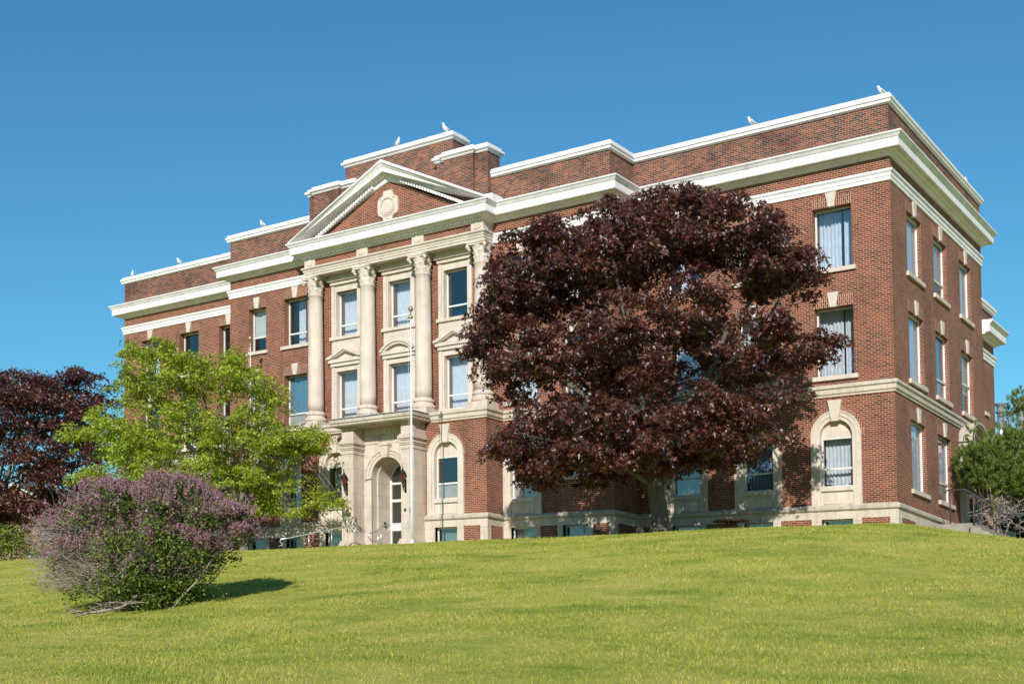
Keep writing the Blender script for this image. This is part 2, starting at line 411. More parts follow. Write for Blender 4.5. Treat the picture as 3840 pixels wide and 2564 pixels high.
def make_dandelions():
    V = []; F = []
    for _ in range(330):
        az = rng.uniform(-.5, .5); d = rng.uniform(11, 40); a = YAW-az
        x = CAM.x-math.sin(a)*d; y = CAM.y+math.cos(a)*d
        if y > -7: continue
        if rng.random() > (.5+.5*math.sin(x*.5)*math.cos(y*.37)): continue
        z = gzf(x, y)+rng.uniform(.05, .085); r = rng.uniform(.012, .02); k = len(V)
        V += [(x+r*math.cos(t*pi/3), y+r*math.sin(t*pi/3), z) for t in range(6)]+[(x, y, z+r*.7), (x, y, z-.07)]
        F += [(k+t, k+(t+1) % 6, k+6) for t in range(6)]+[(k+(t+1) % 6, k+t, k+7) for t in range(0, 6, 3)]
    o = np_mesh('dandelions', V, F, DANDELION); tag(o, 'tiny yellow dandelion flowers dotted over the lawn', 'flowers', kind='stuff')
make_dandelions()

# ------------------------------------------------------------------ the building
BL = empty('brick_building', (-20.87, 6, -1.2)); WARP[0] = True
tag(BL, 'long three storey red brick institutional building with cream stone columns, white cornice and pediment', 'building')
XL, XR = -41.73, 0.0
BX0, BX1 = -31.43, -10.3
YB, YG = -1.93, -3.1          # centre block plane, projecting ground floor plane
D = 13.6
CG, CU, CT = -20.55, -20.85, -20.87   # portico axis
GL, GR = CG-5.08, CG+5.08
ZT = 14.42
def FM(x, y, rz=0): return Matrix.Translation((x, y, 0)) @ Matrix.Rotation(rz, 4, 'Z')
FRONT0 = FM(0, 0); FRONTB = FM(0, YB); FRONTG = FM(0, YG); SIDE = FM(0, 0, pi/2)

def wall_panel(mb, M, x0, x1, z0, z1, ops, depth=.34, y=0.0):
    xs = sorted({x0, x1, *[o[0] for o in ops], *[o[1] for o in ops]}); zs = sorted({z0, z1, *[o[2] for o in ops], *[o[3] for o in ops]})
    xs = [a for a in xs if x0 <= a <= x1]; zs = [a for a in zs if z0 <= a <= z1]
    for a, b in zip(xs, xs[1:]):
        for c, d in zip(zs, zs[1:]):
            mx, mz = (a+b)/2, (c+d)/2
            if any(o[0] < mx < o[1] and o[2] < mz < o[3] for o in ops): continue
            mb.quad((a, y, c), (b, y, c), (b, y, d), (a, y, d), M)
    for a, b, c, d in [o[:4] for o in ops]:
        e = y+depth
        mb.quad((a, y, c), (a, y, d), (a, e, d), (a, e, c), M); mb.quad((b, y, d), (b, y, c), (b, e, c), (b, e, d), M)
        mb.quad((a, y, d), (b, y, d), (b, e, d), (a, e, d), M); mb.quad((b, y, c), (a, y, c), (a, e, c), (b, e, c), M)

# ---- windows
CACHE = {}
def frame_mesh(w, h, rail, name='window'):
    key = ('f', round(w, 3), round(h, 3), rail)
    if key in CACHE: return CACHE[key]
    t = .055; mb = MB()
    mb.box(-w/2, -w/2+t, 0, .07, 0, h); mb.box(w/2-t, w/2, 0, .07, 0, h)
    mb.box(-w/2+t, w/2-t, 0, .07, h-t, h); mb.box(-w/2+t, w/2-t, 0, .07, 0, t)
    if rail: mb.box(-w/2+t, w/2-t, -.012, .06, h*rail-.035, h*rail+.035)
    me = bpy.data.meshes.new(name); me.from_pydata(mb.v, [], mb.f); me.materials.append(FRAME); box_uv(me); CACHE[key] = me; return me
def pane_mesh(w, h):
    key = ('p', round(w, 3), round(h, 3))
    if key in CACHE: return CACHE[key]
    mb = MB(); mb.quad((-w/2+.05, .04, .05), (w/2-.05, .04, .05), (w/2-.05, .04, h-.05), (-w/2+.05, .04, h-.05))
    me = bpy.data.meshes.new('pane'); me.from_pydata(mb.v, [], mb.f); me.materials.append(GLASS); CACHE[key] = me; return me
def curtain_obj(par, x0, x1, z0, z1, y, mat=None, seed=0, swoop=0, folds=9):
    n = 46; rr = random.Random(seed); ph = rr.random()*6; vs = []; fs = []
    for i in range(n):
        t = i/(n-1); x = x0+(x1-x0)*t
        yy = y+.035*math.sin(t*folds*2*pi*(x1-x0)/1.2+ph+.8*math.sin(t*5+ph))+.012*math.sin(t*61+ph)
        zb = z0+swoop*(.5+.5*math.sin(t*7+ph)) if swoop else z0
        vs += [(x, yy, zb), (x, yy*.92+y*.08, z1)]
    for i in range(n-1): fs.append((2*i, 2*i+2, 2*i+3, 2*i+1))
    mb = MB(); mb.add(vs, fs, True); return mb.build('curtain', mat or CURTAIN, par, local=True, uv=False)
def flat_part(par, name, mat, x0, x1, z0, z1, y):
    mb = MB(); mb.box(x0, x1, y, y+.01, z0, z1); return mb.build(name, mat, par, local=True)
WSEED = [0]
def window(M, cx, z0, z1, w, recess=.26, rail=0, style='curtain', rz=0):
    cd = .10 if rz else .36
    WSEED[0] += 1; sd = WSEED[0]
    h = z1-z0
    p = M @ Vector((cx, recess, z0))
    za, zb = shear_z(p.x, p.y, z0), shear_z(p.x, p.y, z1)
    o = bpy.data.objects.new('window', frame_mesh(w, h, rail))
    o.matrix_basis = Matrix.Translation((p.x, p.y, za)) @ Matrix.Rotation(rz, 4, 'Z') @ Matrix.Diagonal((1, 1, (zb-za)/h, 1))
    link(o, BL)
    place(pane_mesh(w, h), 'pane', o, True)
    i0, i1 = -w/2, w/2
    flat = lambda *a: flat_part(o, *a)
    if style == 'curtain': curtain_obj(o, i0, i1, .05, h+.05, cd, seed=sd, swoop=.10)
    elif style == 'pair':
        curtain_obj(o, i0, .09*w, .02, h+.05, .40, seed=sd); curtain_obj(o, .14*w, i1, .02, h+.05, .42, seed=sd+50)
    elif style == 'left': curtain_obj(o, i0+.22*w, i0+.5*w, .02, h+.05, .38, seed=sd, folds=7)
    elif style == 'right': curtain_obj(o, i0+.62*w, i1+.1, .02, h+.05, .38, seed=sd)
    elif style == 'blue': flat('blind', BLUEBLIND, i0, i1, h*.27, h, .10); flat('screen', GREYSASH, i0+.05, i1-.05, .05, h*.27-.03, .055)
    elif style == 'white': flat('blind', WHITEBLIND, i0, i1, h*.36, h, .12)
    elif style == 'sash': curtain_obj(o, i0+.1, i1, h*.3, h, cd, seed=sd); flat('screen', GREYSASH, i0+.05, i1-.05, .05, h*rail-.035, .05)
    elif style == 'dark_sash': flat('screen', GREYSASH, i0+.05, i1-.05, .05, h*rail-.035, .05); curtain_obj(o, i0+.75*w, i1+.2, .1, h, .45, seed=sd, mat=TEALROOM)
    elif style == 'teal': flat('blind', TEALROOM, i0+.1, i1, -.1, h, .16)
    elif style == 'bluecurtain': curtain_obj(o, i0, i1, .02, h+.05, .34, seed=sd, mat=BLUECURT)
    if style in ('curtain', 'sash', 'pair') and not rz:
        mb = MB(); mb.box(i0-.03, i0-.005, .09, .46, 0, h); mb.build('jamb_lining', BROWNWOOD, o, local=True)
    return o
BLUECURT = curtain_mat('pale_blue_curtain', (.25, .37, .52), .15)

def sill(M, cx, z, w, h=.155, proj=.10, mat=STONE2):
    mb = MB(); mb.box(cx-w/2, cx+w/2, -proj, .25, z-h, z, M); mb.build('window_sill', mat, BL)
def keystone(M, cx, zb, zt, wb=.22, wt=.42, proj=.07, y0=0.0):
    mb = MB(); mb.prism([(cx-wb/2, zb), (cx+wb/2, zb), (cx+wt/2, zt), (cx-wt/2, zt)], y0-proj, y0+.1, M); mb.build('keystone', STONE2, BL)
def jack_arch(M, cx, z, w, h):
    mb = MB(); mb.prism([(cx-w/2, z), (cx+w/2, z), (cx+w/2+.06, z+h), (cx-w/2-.06, z+h)], -.006, .02, M); mb.build('brick_lintel', SOLDIER, BL)
def std_window(M, cx, z0, z1, w, style, rail=0, rz=0, key=True, ktop=None):
    window(M, cx, z0, z1, w, .15 if rz else .32, rail, style, rz)
    sill(M, cx, z0, w+.30); jack_arch(M, cx, z1, w, .40)
    if key: keystone(M, cx, z1-.01, ktop or z1+.52)

def ring_prism(mb, M, cx, cz, r0, r1, y0, y1, a0=0, a1=pi, n=28):
    for k in range(n):
        a, b = a0+(a1-a0)*k/n, a0+(a1-a0)*(k+1)/n
        P = lambda r, t, y: (cx+r*math.cos(t), y, cz+r*math.sin(t))
        mb.quad(P(r0, a, y0), P(r1, a, y0), P(r1, b, y0), P(r0, b, y0), M)
        mb.quad(P(r1, a, y0), P(r1, a, y1), P(r1, b, y1), P(r1, b, y0), M)
        mb.quad(P(r0, a, y1), P(r0, a, y0), P(r0, b, y0), P(r0, b, y1), M)
SPR = 2.56
def arched_window(M, cx, style='sash', rail=.37, rz=0, z0=.72, ro=.93, ri=.60):
    """stone surround with round head, blind tympanum, glazed lower part and panelled apron"""
    s = MB()
    for r0, r1, y0 in ((ri, ri+.13, -.03), (ri+.13, ro-.05, -.06), (ro-.05, ro, -.085)):
        ring_prism(s, M, cx, SPR, r0, r1, y0, .24)
        for sg in (-1, 1):
            a, b = sorted((cx+sg*r0, cx+sg*r1)); s.box(a, b, y0, .24, .03, SPR, M)
    s.build('window_surround', STONE2, BL)
    a = MB(); ring_prism(a, M, cx, SPR, ro+.002, ro+.125, -.006, .03, 0, pi, 30); a.build('brick_arch', SOLDIER, BL)
    t = MB(); n = 20
    pts = [(cx+ri*math.cos(pi*k/n), SPR+ri*math.sin(pi*k/n)) for k in range(n+1)]
    t.prism(pts+[(cx-ri, SPR-.03), (cx+ri, SPR-.03)], .17, .23, M); t.build('tympanum_panel', STONE2, BL)
    b = MB(); b.box(cx-ri-.001, cx+ri+.001, -.05, .24, z0-.16, z0, M); b.build('window_sill', STONE2, BL)
    p = MB(); p.box(cx-ri, cx+ri, .03, .24, .03, z0-.161, M); p.box(cx-ri+.09, cx+ri-.09, .012, .031, .10, z0-.24, M); p.build('apron_panel', STONE2, BL)
    keystone(M, cx, SPR+ri-.06, SPR+1.30, .26, .50, .12)
    window(M, cx, z0, SPR-.03, ri*2, .17, rail, style, rz)
def arch_op(cx, ri=.60, ro=.93): return (cx-ri-.06, cx+ri+.06, .03, SPR+ri+.02)

HEAD3, SILL3, HEAD2, SILL2 = 11.0, 8.71, 7.3, 4.76
WALL = MB(); BASE = MB(); BASE2 = MB()
ops0R, ops0L = [], []
RW = [-2.15, -5.17, -8.17]; LW = [-39.58, -36.57, -33.58]; WW = 1.46
stR3 = ['pair', 'curtain', 'left']; stR2 = ['pair', 'curtain', 'curtain']
stL3 = ['left', 'none', 'right']; stL2 = ['none', 'curtain', 'left']
def wing(cs, s3, s2, s1, bs):
    ops = []
    for c, a, b, g, q in zip(cs, s3, s2, s1, bs):
        ops += [(c-WW/2, c+WW/2, SILL3-.15, HEAD3), (c-WW/2, c+WW/2, SILL2-.15, HEAD2), arch_op(c), (c-.58, c+.58, -1.3, -.47)]
        std_window(FRONT0, c, SILL3, HEAD3, WW, a); std_window(FRONT0, c, SILL2, HEAD2, WW, b)
        arched_window(FRONT0, c, g, 0 if g == 'pair1' else .37)
        window(FRONT0, c, -1.25, -.47, 1.16, .16, 0, q)
    return ops
o1 = wing(RW, stR3, stR2, ['curtain', 'bluecurtain', 'bluecurtain'], ['teal', 'none', 'bluecurtain'])
o2 = wing(LW, stL3, stL2, ['curtain', 'sash', 'none'], ['teal', 'none', 'teal'])
wall_panel(WALL, FRONT0, BX1, XR, -1.8, 12.97, o1); wall_panel(WALL, FRONT0, XL, BX0, -1.8, 12.97, o2)
def base_ops(cs, w=1.16): return [(c-w/2, c+w/2, -1.25, -.47) for c in cs]
wall_panel(BASE, FRONT0, BX1, XR+.06, -1.8, -.17, base_ops(RW), .25, -.06); wall_panel(BASE2, FRONT0, XL-.06, BX0, -1.8, -.17, base_ops(LW), .25, -.06)
def brick_panels(M, spans):
    for a, b in spans:
        q = MB(); q.box(a, b, -.064, -.05, -1.8, -.46, M); q.build('base_brickwork', BRICK, BL)
brick_panels(FRONT0, [(-1.24, -.24), (-4.28, -3.1), (-7.3, -6.1), (-10.0, -9.1), (-41.5, -40.5), (-38.65, -37.5), (-35.65, -34.5), (-32.65, -31.7)])
# centre block
BW_R, BN_R, BW_L, BN_L = -14.5, -12.02, -27.1, -29.6
ops = []
for c, s3, s2, s1 in ((BW_R, 'left', 'curtain', 'dark_sash'), (BW_L, 'left', 'blue', 'sash')):
    ops += [(c-WW/2, c+WW/2, SILL3-.15, HEAD3), (c-WW/2, c+WW/2, SILL2-.15, HEAD2), arch_op(c), (c-.58, c+.58, -1.3, -.46)]
    std_window(FRONTB, c, SILL3, HEAD3, WW, s3, .28); std_window(FRONTB, c, SILL2, HEAD2, WW, s2, .28 if s2 == 'blue' else 0)
    arched_window(FRONTB, c, s1); window(FRONTB, c, -1.25, -.47, 1.16, .16, 0, 'teal')
for c, s3, s2 in ((BN_R, 'curtain', 'curtain'), (BN_L, 'white', 'curtain')):
    ops += [(c-.58, c+.58, SILL3-.15, HEAD3-.15), (c-.58, c+.58, SILL2-.15, HEAD2), (c-.5, c+.5, 1.35, 3.1), (c-.58, c+.58, -1.3, -.46)]
    std_window(FRONTB, c, SILL3, HEAD3-.15, 1.16, s3, .36); std_window(FRONTB, c, SILL2, HEAD2, 1.16, s2, .36); std_window(FRONTB, c, 1.5, 3.1, 1.0, 'curtain')
    window(FRONTB, c, -1.25, -.47, 1.16, .16, 0, 'bluecurtain')
# portico upper wall
PW = [CU-3.05, CU, CU+3.05]
for c in PW:
    ops += [(c-.63, c+.63, SILL3, 10.83), (c-.63, c+.63, 4.76, 7.1)]
wall_panel(WALL, FRONTB, BX0, BX1, -1.8, 12.97, ops+[(GL+.01, GR-.01, -1.75, 4.2)])
for sx, M2 in ((BX1, FM(BX1, 0, pi/2)), (BX0, FM(BX0, 0, -pi/2))):
    wall_panel(WALL, M2, *((YB, 0) if sx == BX1 else (0, -YB)), -1.8, 12.97, [])
    (BASE if sx == BX1 else BASE2).quad((sx+(.06 if sx == BX1 else -.06), YB-.06, -1.8), (sx+(.06 if sx == BX1 else -.06), -.0, -1.8), (sx+(.06 if sx == BX1 else -.06), 0, -.17), (sx+(.06 if sx == BX1 else -.06), YB-.06, -.17))
    q = MB(); q.box(*sorted((sx+(.064 if sx == BX1 else -.064), sx)), YB+.22, -.25, -1.8, -.46); q.build('base_brickwork', BRICK, BL)
wall_panel(BASE, FRONTB, GR, BX1+.06, -1.8, -.17, base_ops([BW_R, BN_R]), .25, -.06); wall_panel(BASE2, FRONTB, BX0-.06, GL, -1.8, -.17, base_ops([BW_L, BN_L]), .25, -.06)
brick_panels(FRONTB, [(-13.65, -12.85), (-11.2, -10.5), (-28.75, -27.95), (-31.2, -30.4), (-26.25, -25.8)])
# ground floor of the portico
AWS = [CG-3.04, CG+3.04]
go = [arch_op(c) for c in AWS]+[(c-.58, c+.58, -1.3, -.46) for c in AWS]+[(CG-1.3, CG+1.3, -1.8, 3.95)]
wall_panel(WALL, FRONTG, GL, GR, -1.8, 4.3, go)
for e, M2, a, b in ((GR, FM(GR, 0, pi/2), YG, YB), (GL, FM(GL, 0, -pi/2), -YB, -YG)): wall_panel(WALL, M2, a, b, -1.8, 4.3, [])
for c, s in zip(AWS, ('sash', 'dark_sash')):
    arched_window(FRONTG, c, s); window(FRONTG, c, -1.25, -.47, 1.16, .16, 0, 'teal')
wall_panel(BASE2, FRONTG, GL-.06, CG-1.3, -1.8, -.17, base_ops(AWS[:1]), .25, -.06); wall_panel(BASE, FRONTG, CG+1.3, GR+.06, -1.8, -.17, base_ops(AWS[1:]), .25, -.06)
brick_panels(FRONTG, [(CG+3.08+.88, GR-.3), (GL+.3, CG-3.08-.88)])
for e in (GR+.06, GL-.06): (BASE if e > CG else BASE2).quad((e, YG-.06, -1.8), (e, YB, -1.8), (e, YB, -.17), (e, YG-.06, -.17))
for e, f in ((GR+.064, GR), (GL, GL-.064)): q = MB(); q.box(*sorted((e, f)), YG+.2, YB-.15, -1.8, -.46); q.build('base_brickwork', BRICK, BL)
# right side facade
SC = [2.94, 6.6, 10.62]; SW = 1.93
so = []
for k, c in enumerate(SC):
    so += [(c-SW/2, c+SW/2, SILL3-.15, HEAD3), (c-SW/2, c+SW/2, SILL2-.15, HEAD2)]
    std_window(SIDE, c, SILL3, HEAD3, SW, ['curtain', 'white', 'curtain'][k], [0, .3, 0][k], pi/2); std_window(SIDE, c, SILL2, HEAD2, SW, ['curtain', 'blue', 'white'][k], [0, .3, .5][k], pi/2)
    if k < 2:
        so += [(c-SW/2, c+SW/2, .58, 3.3)]
        std_window(SIDE, c, .73, 3.3, SW, ['curtain', 'sash'][k], [0, .3][k], pi/2)
so += [(9.7, 11.1, -.3, 3.1)]
wall_panel(WALL, SIDE, 0, D, -1.8, 12.97, so)
wall_panel(BASE, SIDE, -.06, 8.75, -1.8, -.17, [], .2, -.06); wall_panel(BASE, SIDE, 12.05, D, -1.8, -.17, [], .2, -.06)
brick_panels(SIDE, [(.35, 2.0), (3.9, 5.6)])
# plain rear and left walls
wall_panel(WALL, FM(XL, 0, -pi/2), -D, 0, -1.8, 12.97, [])
WALL.quad((XR, D, -1.8), (XL, D, -1.8), (XL, D, 12.97), (XR, D, 12.97))
WALL.build('wall', BRICK, BL); BASE.build('stone_base', STONE, BL); BASE2.build('stone_base', STONE, BL)
# parapet walls above the cornice
PAR = MB()
OUT = [(XL, 0), (BX0, 0), (BX0, YB), (BX1, YB), (BX1, 0), (XR, 0), (XR, D), (XL, D)]
PAR.sweep([(0, 12.9), (0, ZT), (-.35, ZT), (-.35, 12.9)], OUT, closed=True)
PAR.build('parapet', SOOT, BL)
RF = MB(); RF.box(XL+.3, XR-.3, .3, D-.3, 13.2, 13.35); RF.box(BX0+.3, BX1-.3, YB+.3, .3, 13.2, 13.35); RF.build('roof', ROOFMAT, BL)
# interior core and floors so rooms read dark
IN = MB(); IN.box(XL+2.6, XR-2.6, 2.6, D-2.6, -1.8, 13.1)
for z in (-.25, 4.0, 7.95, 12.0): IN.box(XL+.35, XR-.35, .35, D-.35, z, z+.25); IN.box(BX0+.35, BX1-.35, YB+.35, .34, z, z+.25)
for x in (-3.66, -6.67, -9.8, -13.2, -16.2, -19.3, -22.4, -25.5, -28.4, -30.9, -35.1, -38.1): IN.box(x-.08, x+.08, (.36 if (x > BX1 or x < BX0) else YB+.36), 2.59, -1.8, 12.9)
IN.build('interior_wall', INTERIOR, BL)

# ---- mouldings
COPE = [(-.40, ZT+.02), (-.40, ZT+.26), (.10, ZT+.26), (.10, ZT+.19), (.17, ZT+.16), (.17, ZT+.06), (.12, ZT+.03), (.12, ZT-.06), (0, ZT-.10)]
m = MB(); m.sweep(COPE, [(XL+6.3, D), (XL, D), (XL, 0), (BX0-.18, 0)]); m.build('coping', PEEL, BL)['label'] = 'rusty peeling white coping'
m = MB(); m.sweep(COPE, [(BX0, -.2), (BX0, YB), (CT-5.0, YB)]); m.build('coping', WHITE, BL)
m = MB(); m.sweep(COPE, [(CT+5.0, YB), (BX1, YB), (BX1, 0), (XR, 0), (XR, D), (XL+6.3, D)]); m.build('coping', WHITE, BL)
CORN = [(.0, 13.12), (.58, 13.10), (.61, 13.09), (.61, 13.04), (.56, 13.0), (.50, 12.91), (.47, 12.89), (.47, 12.61), (.45, 12.58), (.31, 12.60), (.31, 12.56), (.24, 12.51), (.15, 12.50), (.11, 12.44), (.07, 12.42), (.0, 12.42)]
YE = -2.63; EH = 4.99
PE = [(XL, D), (XL, 0), (BX0, 0), (BX0, YB), (CT-EH, YB), (CT-EH, YE), (CT+EH, YE), (CT+EH, YB), (BX1, YB), (BX1, 0), (XR, 0), (XR, D)]
m = MB(); m.sweep([(o*1.0, z) for o, z in CORN], PE+[(XR-1, D)]); m.build('cornice', WHITE, BL)
BAND = [(0, 11.95), (.13, 11.95), (.13, 11.88), (.10, 11.84), (.075, 11.81), (.075, 11.70), (.05, 11.69), (.05, 11.56), (0, 11.54)]
m = MB(); m.sweep(BAND, [(XL, D), (XL, 0), (BX0, 0), (BX0, YB), (CT-EH, YB)]); m.build('frieze_band', WHITE, BL)
m = MB(); m.sweep(BAND, [(CT+EH, YB), (BX1, YB), (BX1, 0), (XR, 0), (XR, D)]); m.build('frieze_band', WHITE, BL)
BELT = [(0, 4.45), (.16, 4.39), (.16, 4.29), (.10, 4.24), (.10, 4.09), (.05, 4.05), (.05, 3.99), (0, 3.98)]
m = MB(); m.sweep(BELT, [(XL, D), (XL, 0), (BX0, 0), (BX0, YB), (GL, YB), (GL, YG), (CG-2.31, YG)]); m.build('belt_course', STONE, BL)
m = MB(); m.sweep(BELT, [(CG+2.31, YG), (GR, YG), (GR, YB), (BX1, YB), (BX1, 0), (XR, 0), (XR, D)]); m.build('belt_course', STONE, BL)
WT = [(0, .06), (.05, .05), (.14, -.03), (.14, -.13), (.10, -.17), (.0, -.17)]
m = MB(); m.sweep(WT, [(XL, D), (XL, 0), (BX0, 0), (BX0, YB), (GL, YB), (GL, YG), (CG-1.98, YG)]); m.build('water_table', STONED, BL)
m = MB(); m.sweep(WT, [(CG+1.98, YG), (GR, YG), (GR, YB), (BX1, YB), (BX1, 0), (XR, 0), (XR, 8.75)]); m.build('water_table', STONED, BL)
# terrace slab over the projecting ground floor
m = MB(); m.box(GL, GR, YG, YB, 4.2, 4.43); m.build('terrace', STONED, BL)

# ---- portico windows with stone surrounds
def portico_window(c, head, low_style, up_style, rail_up=.27):
    s = MB()
    for z0, z1, zt in ((SILL3, 10.83, 11.14), (4.76, 7.1, 7.33)):
        for sg in (-1, 1):
            for r0, r1, y in ((.62, .70, -.05), (.70, .88, -.09)):
                a, b = sorted((c+sg*r0, c+sg*r1)); s.box(a, b, y, .24, z0, zt, FRONTB)
        s.box(c-.62, c+.62, -.05, .24, z1, zt, FRONTB)
    s.box(c-.88, c+.88, -.07, .02, 7.332, SILL3-.14, FRONTB)
    s.build('window_surround', STONE2, BL)
    h = MB(); h.box(c-.90, c+.90, -.16, .02, 11.144, 11.3, FRONTB); h.box(c-1.0, c+1.0, -.26, .02, 11.3, 11.43, FRONTB); h.box(c-.95, c+.95, -.2, .02, 11.43, 11.6, FRONTB); h.build('window_hood', STONE2, BL)
    b = MB(); b.box(c-.95, c+.95, -.16, .25, SILL3-.14, SILL3, FRONTB); b.build('window_sill', STONE2, BL)
    b = MB(); b.box(c-.88, c+.88, -.14, .25, 4.6, 4.76, FRONTB); b.build('window_sill', STONE2, BL)
    p = MB(); zb = 7.5
    p.box(c-.98, c+.98, -.22, .02, zb, zb+.16, FRONTB); p.box(c-.9, c+.9, -.15, .02, zb-.16, zb, FRONTB)
    if head == 'tri':
        for (w, t, y) in ((1.06, .10, -.30), (.98, .09, -.24)):
            zz = zb+.17 if w > 1 else zb+.165
            hgt = .52 if w > 1 else .44
            for sg in (-1, 1):
                pts = [(c+sg*w, zz), (c+sg*w, zz+.05), (c, zz+hgt), (c, zz+hgt-t-.03), (c+sg*(w-.22), zz)]
                p.prism(pts if sg < 0 else pts[::-1], y, .02, FRONTB)
        p.prism([(c-.75, zb+.16), (c+.75, zb+.16), (c, zb+.5)], -.08, .02, FRONTB)
    else:
        r = 1.22; cz = zb+.62-r; a0 = math.asin((zb+.16-cz)/r)
        ring_prism(p, FRONTB, c, cz, r-.10, r, -.30, .02, a0, pi-a0); ring_prism(p, FRONTB, c, cz, r-.2, r-.1, -.24, .02, a0+.06, pi-a0-.06)
        pts = [(c+(r-.2)*math.cos(a0+.1+(pi-2*a0-.2)*k/14), cz+(r-.2)*math.sin(a0+.1+(pi-2*a0-.2)*k/14)) for k in range(15)]
        p.prism(pts, -.08, .02, FRONTB)
    p.build('window_pediment', STONE2, BL)
    window(FRONTB, c, SILL3, 10.83, 1.25, .2, rail_up, up_style); window(FRONTB, c, 4.76, 7.1, 1.25, .2, .27, low_style)
portico_window(PW[0], 'tri', 'curtain', 'curtain'); portico_window(PW[1], 'seg', 'curtain', 'curtain'); portico_window(PW[2], 'tri', 'curtain', 'none')

# ---- columns
def cap_mod(z0, z1, rb):
    def f(r, z, a):
        t = (z-z0)/(z1-z0)
        base = rb*(1+.12*t+.10*t**3)
        def row(tc, w, amp, ph):
            q = (t-tc)/w
            if abs(q) > 1: return 0
            rise = (q+1)/2
            return amp*max(0, math.cos(4*a*2/2+ph))**.7*(rise**2.2) if math.cos(4*a+ph) > 0 else 0
        v = base+.105*rb*(1+math.cos(8*a))*(.15+.85*(max(0, min(1, t/.34))**2.5 if t < .34 else 0))
        if .34 <= t < .66: v = base+.135*rb*(1+math.cos(8*a+pi))*(.12+.88*((t-.34)/.32)**2.5)
        if t >= .66: v = base*1.0+.20*rb*max(0, math.cos(4*(a-pi/4)))**3*((t-.66)/.34)
        return v
    return f
CY = -2.27
for c in (CU-4.66, CU-1.555, CU+1.555, CU+4.66):
    zb = 4.43
    m = MB(); m.box(c-.54, c+.54, CY-.52, YB+.01, zb, 4.78)
    pr = [(.50, 4.78)]
    for k in range(9): a = -pi/2+pi*k/8; pr.append((.45+.075*math.cos(a), 4.88+.10*math.sin(a)))
    pr += [(.43, 4.99), (.425, 5.06)]
    for k in range(9): a = -pi/2+pi*k/8; pr.append((.42+.05*math.cos(a), 5.14+.07*math.sin(a)))
    pr += [(.40, 5.22), (.375, 5.28)]
    m.lathe(pr, c, CY, 36); cb = m.build('column', STONE, BL)
    s = MB(); pr = []
    for k in range(15):
        t = k/14; pr.append((.365-.045*t**1.6, 5.28+(10.66-5.28)*t))
    pr += [(.345, 10.68), (.355, 10.71), (.345, 10.74)]
    s.lathe(pr, c, CY, 36); s.build('shaft', COLSTONE if 'COLSTONE' in globals() else STONE2, cb)
    k_ = MB(); z0, z1 = 10.74, 11.43
    k_.lathe([(.32, z0+(z1-z0)*j/22) for j in range(23)], c, CY, 64, mod=cap_mod(z0, z1, .32))
    for ax, ay in ((-1, -1), (1, -1)):
        for q in range(3):
            a = q*.9; k_.sphere((c+ax*(.44-.03*q), CY+ay*(.44-.03*q), 11.35-.06*q), .085-.012*q, 10, 8)
    n = 32; pts = []
    for j in range(4):
        c0 = Vector((math.cos(pi/4+j*pi/2), math.sin(pi/4+j*pi/2)))*.70; c1 = Vector((math.cos(pi/4+(j+1)*pi/2), math.sin(pi/4+(j+1)*pi/2)))*.70
        for q in range(8):
            t = q/8; p = c0.lerp(c1, t); p = p*(1-.16*math.sin(pi*t)); pts.append((p.x, p.y))
    for z0_, z1_, sc in ((11.43, 11.50, .94), (11.50, 11.585, 1.0)):
        nn = len(pts); vs = [(c+x*sc, CY+y*sc, z0_) for x, y in pts]+[(c+x*sc, CY+y*sc, z1_) for x, y in pts]
        k_.add(vs, [tuple(range(nn-1, -1, -1)), tuple(range(nn, 2*nn))]+[(i, (i+1) % nn, nn+(i+1) % nn, nn+i) for i in range(nn)])
    k_.build('capital', STONE2, cb)

# ---- entablature
ARCH = [(-.60, 11.585), (.0, 11.585), (.0, 11.69), (.03, 11.695), (.03, 11.80), (.06, 11.805), (.06, 11.87), (.11, 11.91), (.13, 11.94), (.13, 11.99), (0, 12.02), (-.60, 12.02)]
m = MB(); m.sweep(ARCH, [(CU-EH, YB), (CU-EH, YE), (CU+EH, YE), (CU+EH, YB)]); m.box(CU-EH+.02, CU+EH-.02, YE+.02, YB, 11.59, 12.0); m.build('architrave', STONE2, BL)
m = MB(); m.box(CT-EH+.05, CT+EH-.05, YE+.05, YB, 12.01, 12.5); m.build('frieze', BRICK, BL)
for dx in (-4.68, -1.56, 1.56, 4.68):
    c = CU+dx
    m = MB(); m.box(c-.31, c+.31, YE-.02 if abs(dx) < 2 else YE-.021, YB if abs(dx) > 2 else YE+.1, 12.015, 12.36)
    pts = [(c+.19*math.cos(t), 12.20+.13*math.sin(t)-.04*abs(math.cos(t))**3) for t in [2*pi*k/16 for k in range(16)]]
    m.prism(pts[::-1], YE-.055, YE); m.build('frieze_block', STONE2, BL)
DB = MB(); DB.box(CT-EH-.03, CT+EH+.03, YE-.06, YB, 12.35, 12.56); DB.build('bed_mould', WHITE, BL)
m = MB(); x = CT-EH-.02
while x < CT+EH: m.box(x, x+.085, YE-.19, YE-.055, 12.42, 12.555); x += .15
m.build('dentil_course', WHITE, BL)
